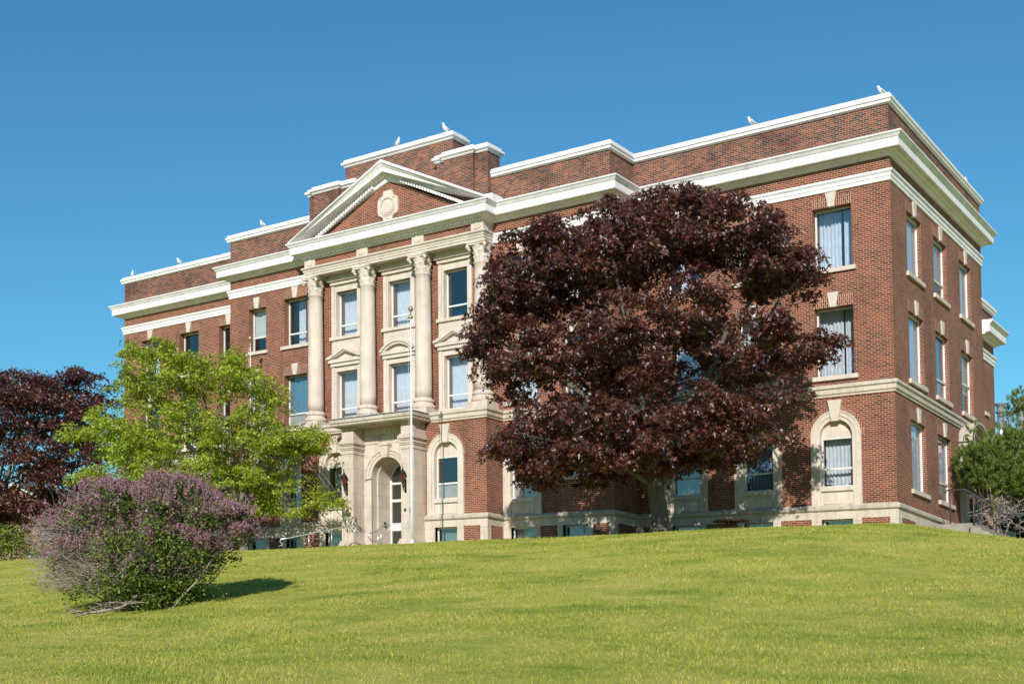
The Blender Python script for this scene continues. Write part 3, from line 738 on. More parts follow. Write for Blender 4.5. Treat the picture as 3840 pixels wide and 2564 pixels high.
# ---- pediment
PH = 5.50; RS = .485; ZB0 = 13.11; YT = YE+.06
def rake_z(x, h): return ZB0+RS*(PH-abs(x-CT))+h
RP = [(-.62, .0), (.60, .0), (.60, -.06), (.54, -.11), (.46, -.22), (.44, -.235), (.44, -.43), (.24, -.44), (.24, -.47), (.06, -.475), (.06, -.68), (.02, -.74), (-.05, -.76), (-.62, -.76)]
m = MB()
for sg in (-1, 1):
    vs = []; n = len(RP)
    for xx in (CT+sg*PH, CT):
        for o, h in RP: vs.append((xx, YE-o, max(rake_z(xx, h), ZB0-.02) if xx != CT else rake_z(xx, h)))
    fs = []
    for j in range(n):
        j2 = (j+1) % n; f = (j, j2, n+j2, n+j); fs.append(f if sg > 0 else f[::-1])
    m.add(vs, fs)
ped = m.build('pediment', WHITE, BL)
m = MB()
L = math.hypot(1, RS); ca, sa = 1/L, RS/L
for sg in (-1, 1):
    d = .75
    while d < PH*L-.75:
        xx = CT+sg*(PH-d*ca); z = rake_z(xx, -.475)
        w = .085
        pts = [(xx-w/2, z-.0-sg*(-1)*0), (xx+w/2, z), (xx+w/2, z-.13), (xx-w/2, z-.13)]
        sh = RS*w/2*(-sg)
        pts = [(xx-w/2, z-sh), (xx-w/2, z-sh-.13), (xx+w/2, z+sh-.13), (xx+w/2, z+sh)]
        m.prism(pts, YE-.20, YE-.055); d += .165
m.build('raking_dentils', WHITE, ped)
m = MB(); hw = PH-1.45; m.prism([(CT-hw, 13.1), (CT+hw, 13.1), (CT+.0, 13.1+RS*hw+.05)], YT, YT+.3); m.build('tympanum', BRICK, ped)
# gable roof running back to the parapet
m = MB()
for sg in (-1, 1):
    a = (CT+sg*(PH+.02), ZB0+.0); b = (CT, rake_z(CT, .0))
    m.add([(a[0], YE-.55, a[1]+.006), (b[0], YE-.55, b[1]+.006), (b[0], YB+.05, b[1]+.006), (a[0], YB+.05, a[1]+.006), (a[0], YE-.55, a[1]+.06), (b[0], YE-.55, b[1]+.06), (b[0], YB+.05, b[1]+.06), (a[0], YB+.05, a[1]+.06)],
          [(0, 1, 2, 3), (7, 6, 5, 4), (0, 4, 5, 1), (3, 2, 6, 7), (0, 3, 7, 4)])
    m.box(CT+sg*(PH-.25)-.28, CT+sg*(PH-.25)+.28, YE-.1, YB-.01, 13.1, 13.4) if sg > 0 else None
m.build('gable_roof', WHITE, ped)
# cartouche
m = MB(); cz = 13.95; cc = CT-.05
out = []
for k in range(4):
    a = k*pi/2
    for (r, t) in ((.36, -.62), (.62, -.30), (.68, 0), (.62, .30), (.36, .62)):
        ux, uz = math.cos(a), math.sin(a); vx, vz = -uz, ux
        q = .62*(1 if abs(t) < .5 else 1)
    pass
oct_ = [(-.22, -.68), (.22, -.68), (.27, -.50), (.42, -.40), (.52, -.34), (.56, -.2), (.56, .2), (.52, .34), (.42, .40), (.27, .50), (.22, .68), (-.22, .68), (-.27, .50), (-.42, .40), (-.52, .34), (-.56, .2), (-.56, -.2), (-.52, -.34), (-.42, -.40), (-.27, -.50)]
m.prism([(cc+x, cz+z) for x, z in oct_], YT-.09, YT+.02)
ring_prism(m, FM(0, 0), cc, cz, .34, .40, YT-.14, YT-.08, 0, 2*pi, 40); ring_prism(m, FM(0, 0), cc, cz, .42, .46, YT-.11, YT-.08, pi*1.12, pi*1.88, 14)
m.prism([(cc+.3*math.cos(2*pi*k/32), cz+.3*math.sin(2*pi*k/32)) for k in range(32)], YT-.12, YT-.08)
for a in (.25, .75, 1.25, 1.5, 1.75):
    m.box(cc+.5*math.cos(a*pi)-.06, cc+.5*math.cos(a*pi)+.06, YT-.125, YT-.085, cz+.52*math.sin(a*pi)-.05, cz+.52*math.sin(a*pi)+.05)
m.build('cartouche', STONE2, ped)

# ---- stepped attic behind the pediment
def coped_block(name, x0, x1, y0, y1, z0, zt, mat=SOOT):
    a = MB(); a.box(x0, x1, y0, y1, z0, zt-.28); return a
def cope_block(m, x0, x1, y0, y1, zt):
    m.sweep([(-.05, zt-.30), (.02, zt-.34), (.06, zt-.30), (.06, zt-.26), (.15, zt-.22), (.15, zt-.12), (.06, zt-.10), (.06, zt), (-.1, zt)], [(x0, y0), (x1, y0), (x1, y1), (x0, y1)], closed=True)
    m.box(x0+.05, x1-.05, y0+.05, y1-.05, zt-.2, zt-.005)
TA0, TA1 = -24.0, -17.95
at_ = coped_block('attic', TA0, TA1, -1.9, -1.0, 12.95, 16.82); at_.build('attic', SOOT, BL)
cp = MB(); cope_block(cp, TA0, TA1, -1.9, -1.0, 16.82); cp.build('coping', WHITE, BL)
for x0, ma, mb_, x1 in ((-26.0, -25.6, -24.06, -23.25), (-18.62, -18.14, -16.6, -15.96)):
    A = MB(); A.box(x0, x1, -2.15, -1.25, 12.95, 15.52)
    A.box(ma, mb_, -2.3, -2.151, 12.95, 15.515); A.build('attic', SOOT, BL)
    zt = 15.79
    c_ = MB(); c_.sweep([(-.05, zt-.30), (.02, zt-.34), (.06, zt-.30), (.06, zt-.26), (.15, zt-.22), (.15, zt-.12), (.06, zt-.10), (.06, zt), (-.1, zt)],
                        [(x0, -2.15), (ma, -2.15), (ma, -2.3), (mb_, -2.3), (mb_, -2.15), (x1, -2.15), (x1, -1.25), (x0, -1.25)], closed=True)
    c_.box(x0+.05, x1-.05, -2.1, -1.3, zt-.2, zt-.005); c_.box(ma+.05, mb_-.05, -2.25, -2.101, zt-.2, zt-.006); c_.build('coping', WHITE, BL)

# ---- entrance porch
PO = MB()
YP = -3.90; PWD = .66; PX = 1.96
pier_prof = lambda: None
for sg in (-1, 1):
    x0, x1 = sorted((CG+sg*(PX-PWD), CG+sg*PX))
    m = MB(); m.box(x0, x1, YP, YG+.05, -1.9, 4.03)
    for (z0, z1, o) in ((2.84, 2.92, .03), (3.02, 3.09, .04), (3.09, 3.17, .075), (3.22, 3.28, .05), (3.28, 3.41, .10), (3.41, 3.49, .05), (-1.3, -1.08, .10), (-1.08, -.98, .06)):
        m.box(x0-o, x1+o, YP-o, YG+.04, z0, z1)
    m.build('porch_pier', STONE, BL)
m = MB(); m.sweep([(-.1, 4.02), (.0, 4.02), (.05, 4.06), (.05, 4.13), (.10, 4.17), (.10, 4.30), (.03, 4.33), (-.1, 4.34)], [(CG-2.2, YG), (CG-2.2, -4.24), (CG+2.2, -4.24), (CG+2.2, YG)])
m.box(CG-2.16, CG+2.16, -4.2, YG+.06, 4.025, 4.33); m.build('porch_canopy', STONED, BL)
m = MB(); m.box(CG-2.32, CG+2.32, -4.36, YG-.17, 4.335, 4.365); m.build('canopy_flashing', DARKSTONE, BL)
# arched doorway wall between the piers
m = MB(); YA = -3.2; ro, ri, sz = 1.17, .86, 1.84; x0, x1 = CG-PX+PWD, CG+PX-PWD
def arch_plate(mb, xa, xb, zb, zt, cx, r, zs, y, yb, n=24):
    mb.quad((xa, y, zb), (cx-r, y, zb), (cx-r, y, zs), (xa, y, zs)); mb.quad((cx+r, y, zb), (xb, y, zb), (xb, y, zs), (cx+r, y, zs))
    mb.quad((xa, y, zs), (cx-r, y, zs), (cx-r, y, zt), (xa, y, zt)); mb.quad((cx+r, y, zs), (xb, y, zs), (xb, y, zt), (cx+r, y, zt))
    for k in range(n):
        a, b = pi-pi*k/n, pi-pi*(k+1)/n
        p, q = (cx+r*math.cos(a), zs+r*math.sin(a)), (cx+r*math.cos(b), zs+r*math.sin(b))
        mb.quad((p[0], y, p[1]), (q[0], y, q[1]), (q[0], y, zt), (p[0], y, zt))
        mb.quad((p[0], y, p[1]), (p[0], yb, p[1]), (q[0], yb, q[1]), (q[0], y, q[1]))
    mb.quad((cx-r, y, zb), (cx-r, yb, zb), (cx-r, yb, zs), (cx-r, y, zs)); mb.quad((cx+r, yb, zb), (cx+r, y, zb), (cx+r, y, zs), (cx+r, yb, zs))
arch_plate(m, x0, x1, -1.6, 4.03, CG, ri, sz, YA, YA+.35); arch_plate(m, CG-ri-.01, CG+ri+.01, -1.6, sz+ri+.01, CG, ri-.06, sz-.0, YA+.34, -1.95)
ring_prism(m, FM(0, 0), CG, sz, ri, ri+.14, YA-.05, YA+.02); ring_prism(m, FM(0, 0), CG, sz, ri+.14, ri+.27, YA-.08, YA+.02); ring_prism(m, FM(0, 0), CG, sz, ri+.27, ro, YA-.12, YA+.02)
for sg in (-1, 1):
    a, b = sorted((CG+sg*ri, CG+sg*(ri+.27))); m.box(a, b, YA-.05, YA+.02, -1.6, sz-.06); a, b = sorted((CG+sg*(ri-.02), CG+sg*(ro+.02))); m.box(a, b, YA-.13, YA+.02, sz-.06, sz)
for a, b, c, d in ((x0+.05, CG-.45, 3.32, 3.66), (CG+.45, x1-.05, 3.32, 3.66), (CG-.4, CG+.4, 3.42, 3.66), (x0+.05, CG-.02, 3.69, 3.94), (CG+.02, x1-.05, 3.69, 3.94)): m.box(a, b, YA-.03, YA+.02, c, d)
m.build('doorway_wall', STONE, BL)
m = MB(); m.prism([(CG-.15, 2.66), (CG+.15, 2.66), (CG+.23, 3.26), (CG-.23, 3.26)], YA-.24, YA); m.box(CG-.25, CG+.25, YA-.3, YA, 3.18, 3.27)
for k in range(4): m.box(CG-.14+.08*k, CG-.10+.08*k, YA-.27, YA-.2, 2.75, 3.17)
m.build('keystone', STONE2, BL)
YD = -2.05; rr = ri-.06
d = MB(); t = .065
for sg in (-1, 1):
    a, b = sorted((CG+sg*rr, CG+sg*(rr-t))); d.box(a, b, YD, YD+.08, -1.5, sz)
ring_prism(d, FM(0, 0), CG, sz, rr-t, rr, YD, YD+.08)
for z0, z1 in ((1.66, 1.75), (.88, 1.0), (-.09, -.05), (-.40, -.36), (-1.5, -1.3)): d.box(CG-rr+t, CG+rr-t, YD, YD+.07, z0, z1)
d.box(CG-.03, CG+.03, YD+.001, YD+.066, -1.3, .88)
door = d.build('entrance_door', FRAME, BL)
g = MB(); g.quad((CG-rr+t, YD+.04, -1.22), (CG+rr-t, YD+.04, -1.22), (CG+rr-t, YD+.04, sz), (CG-rr+t, YD+.04, sz)); n = 16
g.add([(CG+(rr-t)*math.cos(pi*k/n), YD+.04, sz+(rr-t)*math.sin(pi*k/n)) for k in range(n+1)], [tuple(range(n+1))[::-1]]); g.build('pane', GLASS, door)
g = MB(); g.box(CG-rr+t, CG+rr-t, YD+.02, YD+.06, -.36, -.09); g.build('door_panel', FRAME, door)
g = MB(); g.tube([(CG-.12, YD-.02, -.5), (CG-.12, YD-.07, -.45), (CG-.12, YD-.07, -.05), (CG-.12, YD-.02, 0)], .014); g.build('handle', BLACKMETAL, door)
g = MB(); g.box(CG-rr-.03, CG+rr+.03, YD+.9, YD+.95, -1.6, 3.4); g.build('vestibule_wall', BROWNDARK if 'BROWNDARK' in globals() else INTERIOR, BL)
g = MB(); g.box(CG+PX-PWD+.18, CG+PX-PWD+.26, YP-.04, YP, .18, .30); g.build('entry_camera', BLACKMETAL, BL)
g = MB(); g.box(CG-rr+.01, CG-rr+.07, YA+.7, YA+.8, -.25, -.05); g.build('mail_slot', BLACKMETAL, BL)
# steps of the porch
m = MB()
for k in range(3): m.box(CG-1.35-.12*k, CG+1.35+.12*k, YA-.1-.32*(k+1)-.65*(k > 0), YA+1.15 if k == 0 else YA-.1, -1.7, -1.22-.06*k)
m.build('porch_step', CONCRETE, BL)

# ---- side entrance hood and surround
m = MB(); cy, hp = 10.4, .5
n = 24; rx, rz_ = 1.6, .92; zs = 3.42
P = lambda r, t, x: (x, cy+rx*r*math.cos(t), zs+rz_*r*math.sin(t))
for k in range(n):
    a, b = pi*k/n, pi*(k+1)/n
    m.quad(P(1, a, .0), P(1, a, hp), P(1, b, hp), P(1, b, 0)); m.quad(P(.84, a, hp), P(.84, a, 0), P(.84, b, 0), P(.84, b, hp))
    m.quad(P(.84, a, hp), P(.84, b, hp), P(1, b, hp), P(1, a, hp)); m.quad(P(.92, a, hp+.05), P(.92, b, hp+.05), P(1.03, b, hp+.05), P(1.03, a, hp+.05)); m.quad(P(1.03, a, hp+.05), P(1.03, b, hp+.05), P(1.03, b, hp-.12), P(1.03, a, hp-.12)); m.quad(P(.92, b, hp+.05), P(.92, a, hp+.05), P(.92, a, hp), P(.92, b, hp))
m.build('door_hood', STONED, BL)
m = MB()
for a, b in ((8.8, 9.65), (11.15, 12.0)): m.box(0, .14, a, b, -1.9, 3.3); m.box(.14, .2, a+.12, b-.12, -.2, 3.0); m.box(0, .5, a+.1, b-.1, 3.05, 3.42)
m.box(0, .1, 9.65, 11.15, 3.1, 3.4); m.build('door_surround', STONE2, BL)
m = MB(); m.box(-.2, -.14, 9.71, 11.09, -.3, 3.1); sd = m.build('side_door', BROWNWOOD, BL)
m = MB(); m.tube([(-.13, 10.9, .7), (-.08, 10.9, .7), (-.08, 10.9, .95), (-.13, 10.9, .95)], .015); m.build('handle', STEEL, sd)

# ---- lower rear block
m = MB(); RX = -.15; RY1 = 16.3
for q in ((RX, D-.1, RX, RY1),): m.quad((RX, D-.1, -1.8), (RX, RY1, -1.8), (RX, RY1, 8.9), (RX, D-.1, 8.9))
m.quad((RX, RY1, -1.8), (XL+8, RY1, -1.8), (XL+8, RY1, 8.9), (RX, RY1, 8.9)); m.quad((XL+8, RY1, -1.8), (XL+8, D-.1, -1.8), (XL+8, D-.1, 8.9), (XL+8, RY1, 8.9))
m.build('rear_wall', BRICK, BL)
pth = [(RX, D-.1), (RX, RY1), (XL+8, RY1)]
m = MB(); m.sweep([(o, z-3.85) for o, z in CORN], pth); m.build('cornice', WHITE, BL)
m = MB(); m.sweep([(o, z-3.85) for o, z in BAND], pth); m.build('frieze_band', WHITE, BL)
m = MB(); m.sweep([(0, 8.9), (0, 10.1), (-.35, 10.1), (-.35, 8.9)], pth); m.build('parapet', SOOT, BL)
m = MB(); m.sweep([(o, z-4.37) for o, z in COPE], pth); m.build('coping', WHITE, BL)
m = MB(); m.box(XL+8.3, RX-.3, D-.05, RY1-.3, 9.0, 9.1); m.build('roof', ROOFMAT, BL)
m = MB(); m.box(RX-.02, RX+.09, 14.1, 14.9, 5.3, 5.45); m.build('window_sill', STONE2, BL)
m = MB(); m.box(RX+.004, RX+.02, 14.25, 14.75, 5.46, 7.35); m.build('blocked_window', BRICK, BL)

WARP[0] = False
# ------------------------------------------------------------------ lanterns
def lantern(loc, label):
    t = empty('wall_lantern', loc); t.scale = (.85, .85, .85); tag(t, label, 'lamp', 'amber lanterns on the porch piers')
    m = MB(); m.lathe([(.06, -.05), (.085, 0), (.13, .34), (.125, .36)], 0, -.24, 6, smooth=False); m.build('lamp_glass', AMBER, t, True)
    m = MB(); m.lathe([(.19, .355), (.17, .40), (.09, .50), (.05, .55), (.03, .57), (.04, .60), (.015, .64), (.006, .78)], 0, -.24, 12); m.build('lamp_cap', BLACKMETAL, t, True)
    m = MB()
    for k in range(6):
        a = k*pi/3; m.tube([(.062*math.cos(a), -.24+.062*math.sin(a), -.05), (.133*math.cos(a), -.24+.133*math.sin(a), .36)], .009, 5)
    m.lathe([(.004, -.32), (.03, -.24), (.025, -.16), (.06, -.1), (.075, -.05)], 0, -.24, 10); m.build('lamp_cage', BLACKMETAL, t, True)
    m = MB(); m.box(-.05, .05, -.02, 0, -.55, .1); m.tube([(0, -.02, -.48), (0, -.10, -.46), (0, -.2, -.36), (0, -.24, -.22)], .018, 6); m.tube([(0, -.02, -.2), (0, -.12, -.28), (0, -.2, -.2), (0, -.24, -.12)], .014, 6); m.build('bracket', BLACKMETAL, t, True)
lantern((-22.2, YP, 1.78), 'amber wall lantern on the left pier of the entrance porch')
lantern((-19.0, YP, 1.72), 'amber wall lantern on the right pier, just behind the tall flagpole')

# ------------------------------------------------------------------ flagpoles
def flagpole(x, y, top, label, r=.052):
    z = gzf(x, y); t = empty('flagpole', (x, y, z)); tag(t, label, 'flagpole', 'white flagpoles on the lawn')
    H = top-z; m = MB(); m.lathe([(r*1.0, -.2), (r, H*.24), (r*.8, H*.24+.02), (r*.5, H-.42)], 0, 0, 16); m.build('pole', POLEWHITE, t, True)
    m = MB(); m.lathe([(r*2.2, -.1), (r*2.2, .04), (r*1.3, .10), (r*1.1, .16)], 0, 0, 16); m.build('base_collar', POLEWHITE, t, True)
    m = MB(); m.lathe([(.05, H-.42), (.085, H-.40), (.085, H-.34), (.03, H-.32), (.025, H-.12)], 0, 0, 12); m.box(-.14, .02, -.02, .02, H-.40, H-.35); m.build('truck', BRASS, t, True)
    m = MB(); m.sphere((0, 0, H-.06), .10, 16, 12); m.build('finial_ball', BRASS, t, True)
    m = MB(); m.tube([(-.13, 0, H-.38), (-.115, 0, H*.5), (-.10, 0, .9)], .006, 4); m.tube([(-.15, .02, H-.38), (-.125, .02, H*.5), (-.10, 0, .9)], .006, 4); m.build('halyard', POLEWHITE, t, True)
    m = MB(); m.box(-.1, -.05, -.03, .03, 1.15, 1.35); m.build('cleat', STEEL, t, True)
flagpole(-15.42, -8.0, 7.62, 'tall white flagpole with brass ball in front of the entrance porch')
flagpole(-28.75, -3.2, 9.15, 'white flagpole whose lower part is hidden behind the green tree')

# ------------------------------------------------------------------ gulls
def gull_mesh():
    m = MB()
    # body as one lofted surface along a curve (standing bird, facing -x)
    path = [((.20, 0, .07), .004), ((.15, 0, .095), .026), ((.09, 0, .13), .055), ((.02, 0, .175), .078), ((-.05, 0, .235), .078), ((-.095, 0, .295), .055), ((-.105, 0, .335), .040), ((-.11, 0, .365), .044), ((-.125, 0, .385), .038), ((-.15, 0, .385), .018), ((-.165, 0, .382), .006)]
    m.tube([p for p, r in path], [r for p, r in path], 14); return m
GP = {}
def gull(loc, rz, label, sc=1.0):
    t = empty('gull', loc, rz); t.scale = (sc*.8, sc*.8, sc*.8); tag(t, label, 'gull', 'gulls perched along the roof parapet')
    if not GP:
        b = gull_mesh().build('body', GULLW, t, True); GP['body'] = b.data
        w = MB()
        for s in (-1, 1): w.tube([(-.04, s*.06, .24), (.03, s*.075, .19), (.11, s*.055, .135), (.24, s*.012, .07)], [.02, .045, .035, .004], 8)
        GP['wings'] = w.build('wings', GULLG, t, True).data
        k = MB(); k.tube([(-.155, 0, .383), (-.19, 0, .378), (-.205, 0, .368)], [.013, .010, .003], 6); GP['beak'] = k.build('beak', YELLOW, t, True).data
        for s in (-1, 1):
            l = MB(); l.tube([(.0, s*.03, .13), (.005, s*.03, .0)], .008, 5); l.box(-.05, .015, s*.03-.02, s*.03+.02, 0, .008); GP['leg%d' % s] = l.build('leg', YELLOW, t, True).data
    else:
        for k in ('body', 'wings', 'beak', 'leg-1', 'leg1'): place(GP[k], k.split('-')[0].rstrip('1'), t, True)
zc = ZT+.26
gull((-41.2, .1, zc), 2.6, 'white gull at the far left end of the roof, on the peeling coping', 1.15)
gull((-37.4, .1, zc), .4, 'white gull standing midway along the peeling coping of the left wing', 1.35)
gull((-29.3, YB+.1, zc), .2, 'white gull on the parapet just left of the pediment', 1.35)
gull((-21.05, -1.8, 16.82), 2.9, 'pale gull on the middle of the tallest brick attic', 1.3)
gull((-18.4, -1.75, 16.82), 1.2, 'grey and white gull upright on the right end of the tallest attic', 1.45)
gull((-5.2, .1, zc), .1, 'bright white gull on the right wing coping above the purple maple', 1.35)
gull((-.25, .15, zc), .3, 'gull perched at the front right corner of the roof', 1.25)
gull((-.05, 11.4, zc), 1.6, 'gull at the back of the right side roof edge', .9)

# ------------------------------------------------------------------ rails, table, steps
def railing(pts_list, posts, label, mat, r=.026, group=None):
    a = Vector(pts_list[0][0]); t = empty('handrail', (a.x, a.y, gzf(a.x, a.y))); tag(t, label, 'handrail', group)
    for pl in pts_list: m = MB(); m.tube(pl, r, 8); m.build('rail', mat, t)
    for (p, q) in posts: m = MB(); m.tube([p, q], r*.95, 8); m.build('post', mat, t)
def curl(p, d, s):  # downward hook at the end of a rail
    p = Vector(p); d = Vector(d); return [p+d*(s*math.sin(a))+Vector((0, 0, s*(math.cos(a)-1))) for a in (.6, 1.2, 1.8, 2.4, 3.0)]
lo, hi = Vector((-22.9, -6.8, -.60)), Vector((-21.14, -4.8, -.03)); dv = Vector((hi.x-lo.x, hi.y-lo.y, 0)).normalized()
railing([[*[lo-dv*.35+Vector((0, 0, -.33)), lo-dv*.18+Vector((0, 0, -.26)), lo-dv*.3+Vector((0, 0, -.12)), lo-dv*.25+Vector((0, 0, -.03))], lo, hi, *curl(hi, dv, .14)]],
        [(lo.lerp(hi, .33)+Vector((0, 0, -.7)), lo.lerp(hi, .33)), (lo.lerp(hi, .68)+Vector((0, 0, -.9)), lo.lerp(hi, .68))], 'long steel handrail sloping up to the left porch pier', STEEL)
lo = Vector((-19.6, -5.3, -.45)); hi = Vector((-19.4, -4.6, -.05)); dv = (hi-lo); dv.z = 0; dv.normalize()
railing([[lo+Vector((.1, .1, -.34)), lo-dv*.1+Vector((0, 0, -.3)), lo-dv*.22+Vector((0, 0, -.16)), lo-dv*.12, lo, hi, *curl(hi, dv, .13)]], [(lo.lerp(hi, .35)+Vector((0, 0, -.9)), lo.lerp(hi, .35)), (lo.lerp(hi, .55)+Vector((0, 0, -.9)), lo.lerp(hi, .55))], 'short steel handrail with looped ends in front of the entrance door', STEEL)
# picnic table
t = empty('picnic_table', (-4.55, -4.0, gzf(-4.55, -4))); tag(t, 'round red brown picnic table standing on the lawn behind the maple trunk', 'table')
h = .60; m = MB()
m.lathe([(.60, h-.05), (.63, h-.03), (.63, h), (.60, h+.015)], 0, 0, 28, smooth=False); m.build('table_top', TABLEWOOD, t, True)
for k in range(4):
    a = k*pi/2+.6; m = MB(); m.tube([(.12*math.cos(a), .12*math.sin(a), h-.05), (.42*math.cos(a), .42*math.sin(a), 0)], .04, 6); m.build('leg', TABLEWOOD, t, True)
# concrete steps at the side entrance
st = empty('concrete_steps', (1.2, 6.3, gzf(2.5, 6.3))); tag(st, 'weathered concrete landing and steps down from the side door', 'steps')
m = MB(); m.box(.2, 1.5, 4.3, 12.0, -1.9, -.53); m.build('landing', CONCRETE, st)
for k in range(10):
    m = MB(); m.box(1.5+.30*k, 1.8+.30*k+.02, 4.31, 6.6, -2.9, -.53-.165*(k+1)); m.build('step', CONCRETE, st)
m = MB(); m.prism([(1.502, -.6), (4.7, -2.3), (4.7, -3.2), (1.502, -3.2)], 4.05, 4.3); m.build('cheek_wall', CONCRETE, st)
def stair_rail(y, x0, x1, x2, x3, z0, z1, label):
    railing([[(x0-.02, y, z0-.10), (x0-.05, y, z0-.03), (x0, y, z0), (x1, y, z0), (x2, y, z1), (x3, y, z1)]],
            [((x0+.12, y, z0-1.3), (x0+.12, y, z0)), ((x1+.28, y, z0-1.6), (x1+.28, y, z0-.2)), ((x2+.12, y, z1-1.2), (x2+.12, y, z1)), ((x3-.1, y, z1-1.4), (x3-.1, y, z1))], label, GREYRAIL, .028, 'dark metal handrails of the side steps')
stair_rail(4.5, .56, 1.25, 2.6, 4.4, .76, -.25, 'nearer dark grey handrail, its top end beside the side wall window')
stair_rail(6.4, 1.26, 1.77, 2.65, 4.4, .43, -.18, 'farther dark grey handrail starting lower beside the pine trunk')

# ------------------------------------------------------------------ vegetation
LEAF_MAPLE = (np.array([[0, 0, 0], [-.22, .28, .03], [0, 1.0, -.16], [.22, .28, .03], [-.10, .05, 0], [-.62, .50, -.10], [-.22, .50, .04], [.22, .50, .04], [.62, .50, -.10], [.10, .05, 0]]), np.array([[0, 3, 2, 1], [4, 1, 6, 5], [9, 8, 7, 3]]))
LEAF_OVAL = (np.array([[0, 0, 0], [.30, .45, .06], [0, 1, -.10], [-.30, .45, .06]]), np.array([[0, 1, 2, 3]]))
def leaves(centers, dirs, ups, size, shape):
    """place one leaf at every centre; dirs = base to tip, ups = face normal"""
    tv, tf = shape; n = len(centers)
    d = dirs/np.linalg.norm(dirs, axis=1, keepdims=True)
    s = np.cross(d, ups); s /= np.linalg.norm(s, axis=1, keepdims=True)+1e-9; u = np.cross(s, d)
    V = centers[:, None]+size[:, None, None]*(tv[None, :, :1]*s[:, None]+tv[None, :, 1:2]*d[:, None]+tv[None, :, 2:]*u[:, None])
    F = tf[None]+(np.arange(n)*len(tv))[:, None, None]
    return V.reshape(-1, 3), F.reshape(-1, tf.shape[1])
def sph(n):
    v = rng.normal(size=(n, 3)); return v/np.linalg.norm(v, axis=1, keepdims=True)
def crown(lobes, nspray, per, rs, flat, size, droop, shell=.42, up=.4, size_var=.3):
    """lobes: (x, y, z, rx, ry, rz). returns leaf centres, dirs, normals, sizes and spray centres"""
    L = np.array(lobes, float); w = (L[:, 3]*L[:, 4]*L[:, 5])**.52; w /= w.sum()
    li = rng.choice(len(L), nspray, p=w); d = sph(nspray); d[:, 2] = np.where(d[:, 2] < -.75, -d[:, 2], d[:, 2])
    rad = rng.random(nspray)**shell*np.where(rng.random(nspray) < .07, rng.uniform(1.1, 1.32, nspray), 1)
    sc = L[li, :3]+d*L[li, 3:]*rad[:, None]
    R_ = rs*rng.uniform(.6, 1.35, nspray)
    nl = (per*rng.uniform(.6, 1.4, nspray)*(R_/rs)**1.6).astype(int)
    idx = np.repeat(np.arange(nspray), nl); n = len(idx)
    q = sph(n)*(rng.random(n)**.45)[:, None]*R_[idx][:, None]
    rr = np.hypot(q[:, 0], q[:, 1])/R_[idx]
    q[:, 2] = q[:, 2]*flat-droop*R_[idx]*rr**2
    C = sc[idx]+q
    out = q.copy(); out[:, 2] = 0; out /= np.linalg.norm(out, axis=1, keepdims=True)+1e-6
    od = d[idx]
    D = out*.8+od*.4+np.array([0, 0, -droop*1.4])+rng.normal(size=(n, 3))*.45
    U = od*.5+np.array([0, 0, up])+rng.normal(size=(n, 3))*.42
    S = size*rng.uniform(1-size_var, 1+size_var, n)
    return C, D, U, S, sc, R_
def limb(mb, a, b, r0, r1, bend=.15, seg=6, n=7):
    a = Vector(a); b = Vector(b); L = (b-a).length; pts = []; rs = []
    off = Vector((random.uniform(-1, 1), random.uniform(-1, 1), random.uniform(0, 1)))*bend*L
    for k in range(seg+1):
        t = k/seg; p = a.lerp(b, t)+off*math.sin(pi*t)*.6+Vector((random.uniform(-1, 1), random.uniform(-1, 1), random.uniform(-1, 1)))*.02*L*math.sin(pi*t); pts.append(p); rs.append(r0+(r1-r0)*t**.8)
    mb.tube(pts, rs, n); return pts
def loc2(rx, depth): return RH*rx+FH*depth   # a tree's own axes: across and away from the street

def lobes_from(spec, base, dmax, zscale, cx, rx, cz, rz, copies=(0, -.62, .62)):
    out = []
    for (x, z, w, h) in spec:
        e = max(0.0, 1-((x-cx)/rx)**2-((z-cz)/rz)**2); dm = dmax*math.sqrt(e)
        for c in copies:
            if c != 0 and dm < .8: continue
            p = loc2(x, c*dm); s = 1 if c == 0 else .92
            out.append((base[0]+p.x, base[1]+p.y, base[2]+z, w*s, w*s, h*s))
    return out

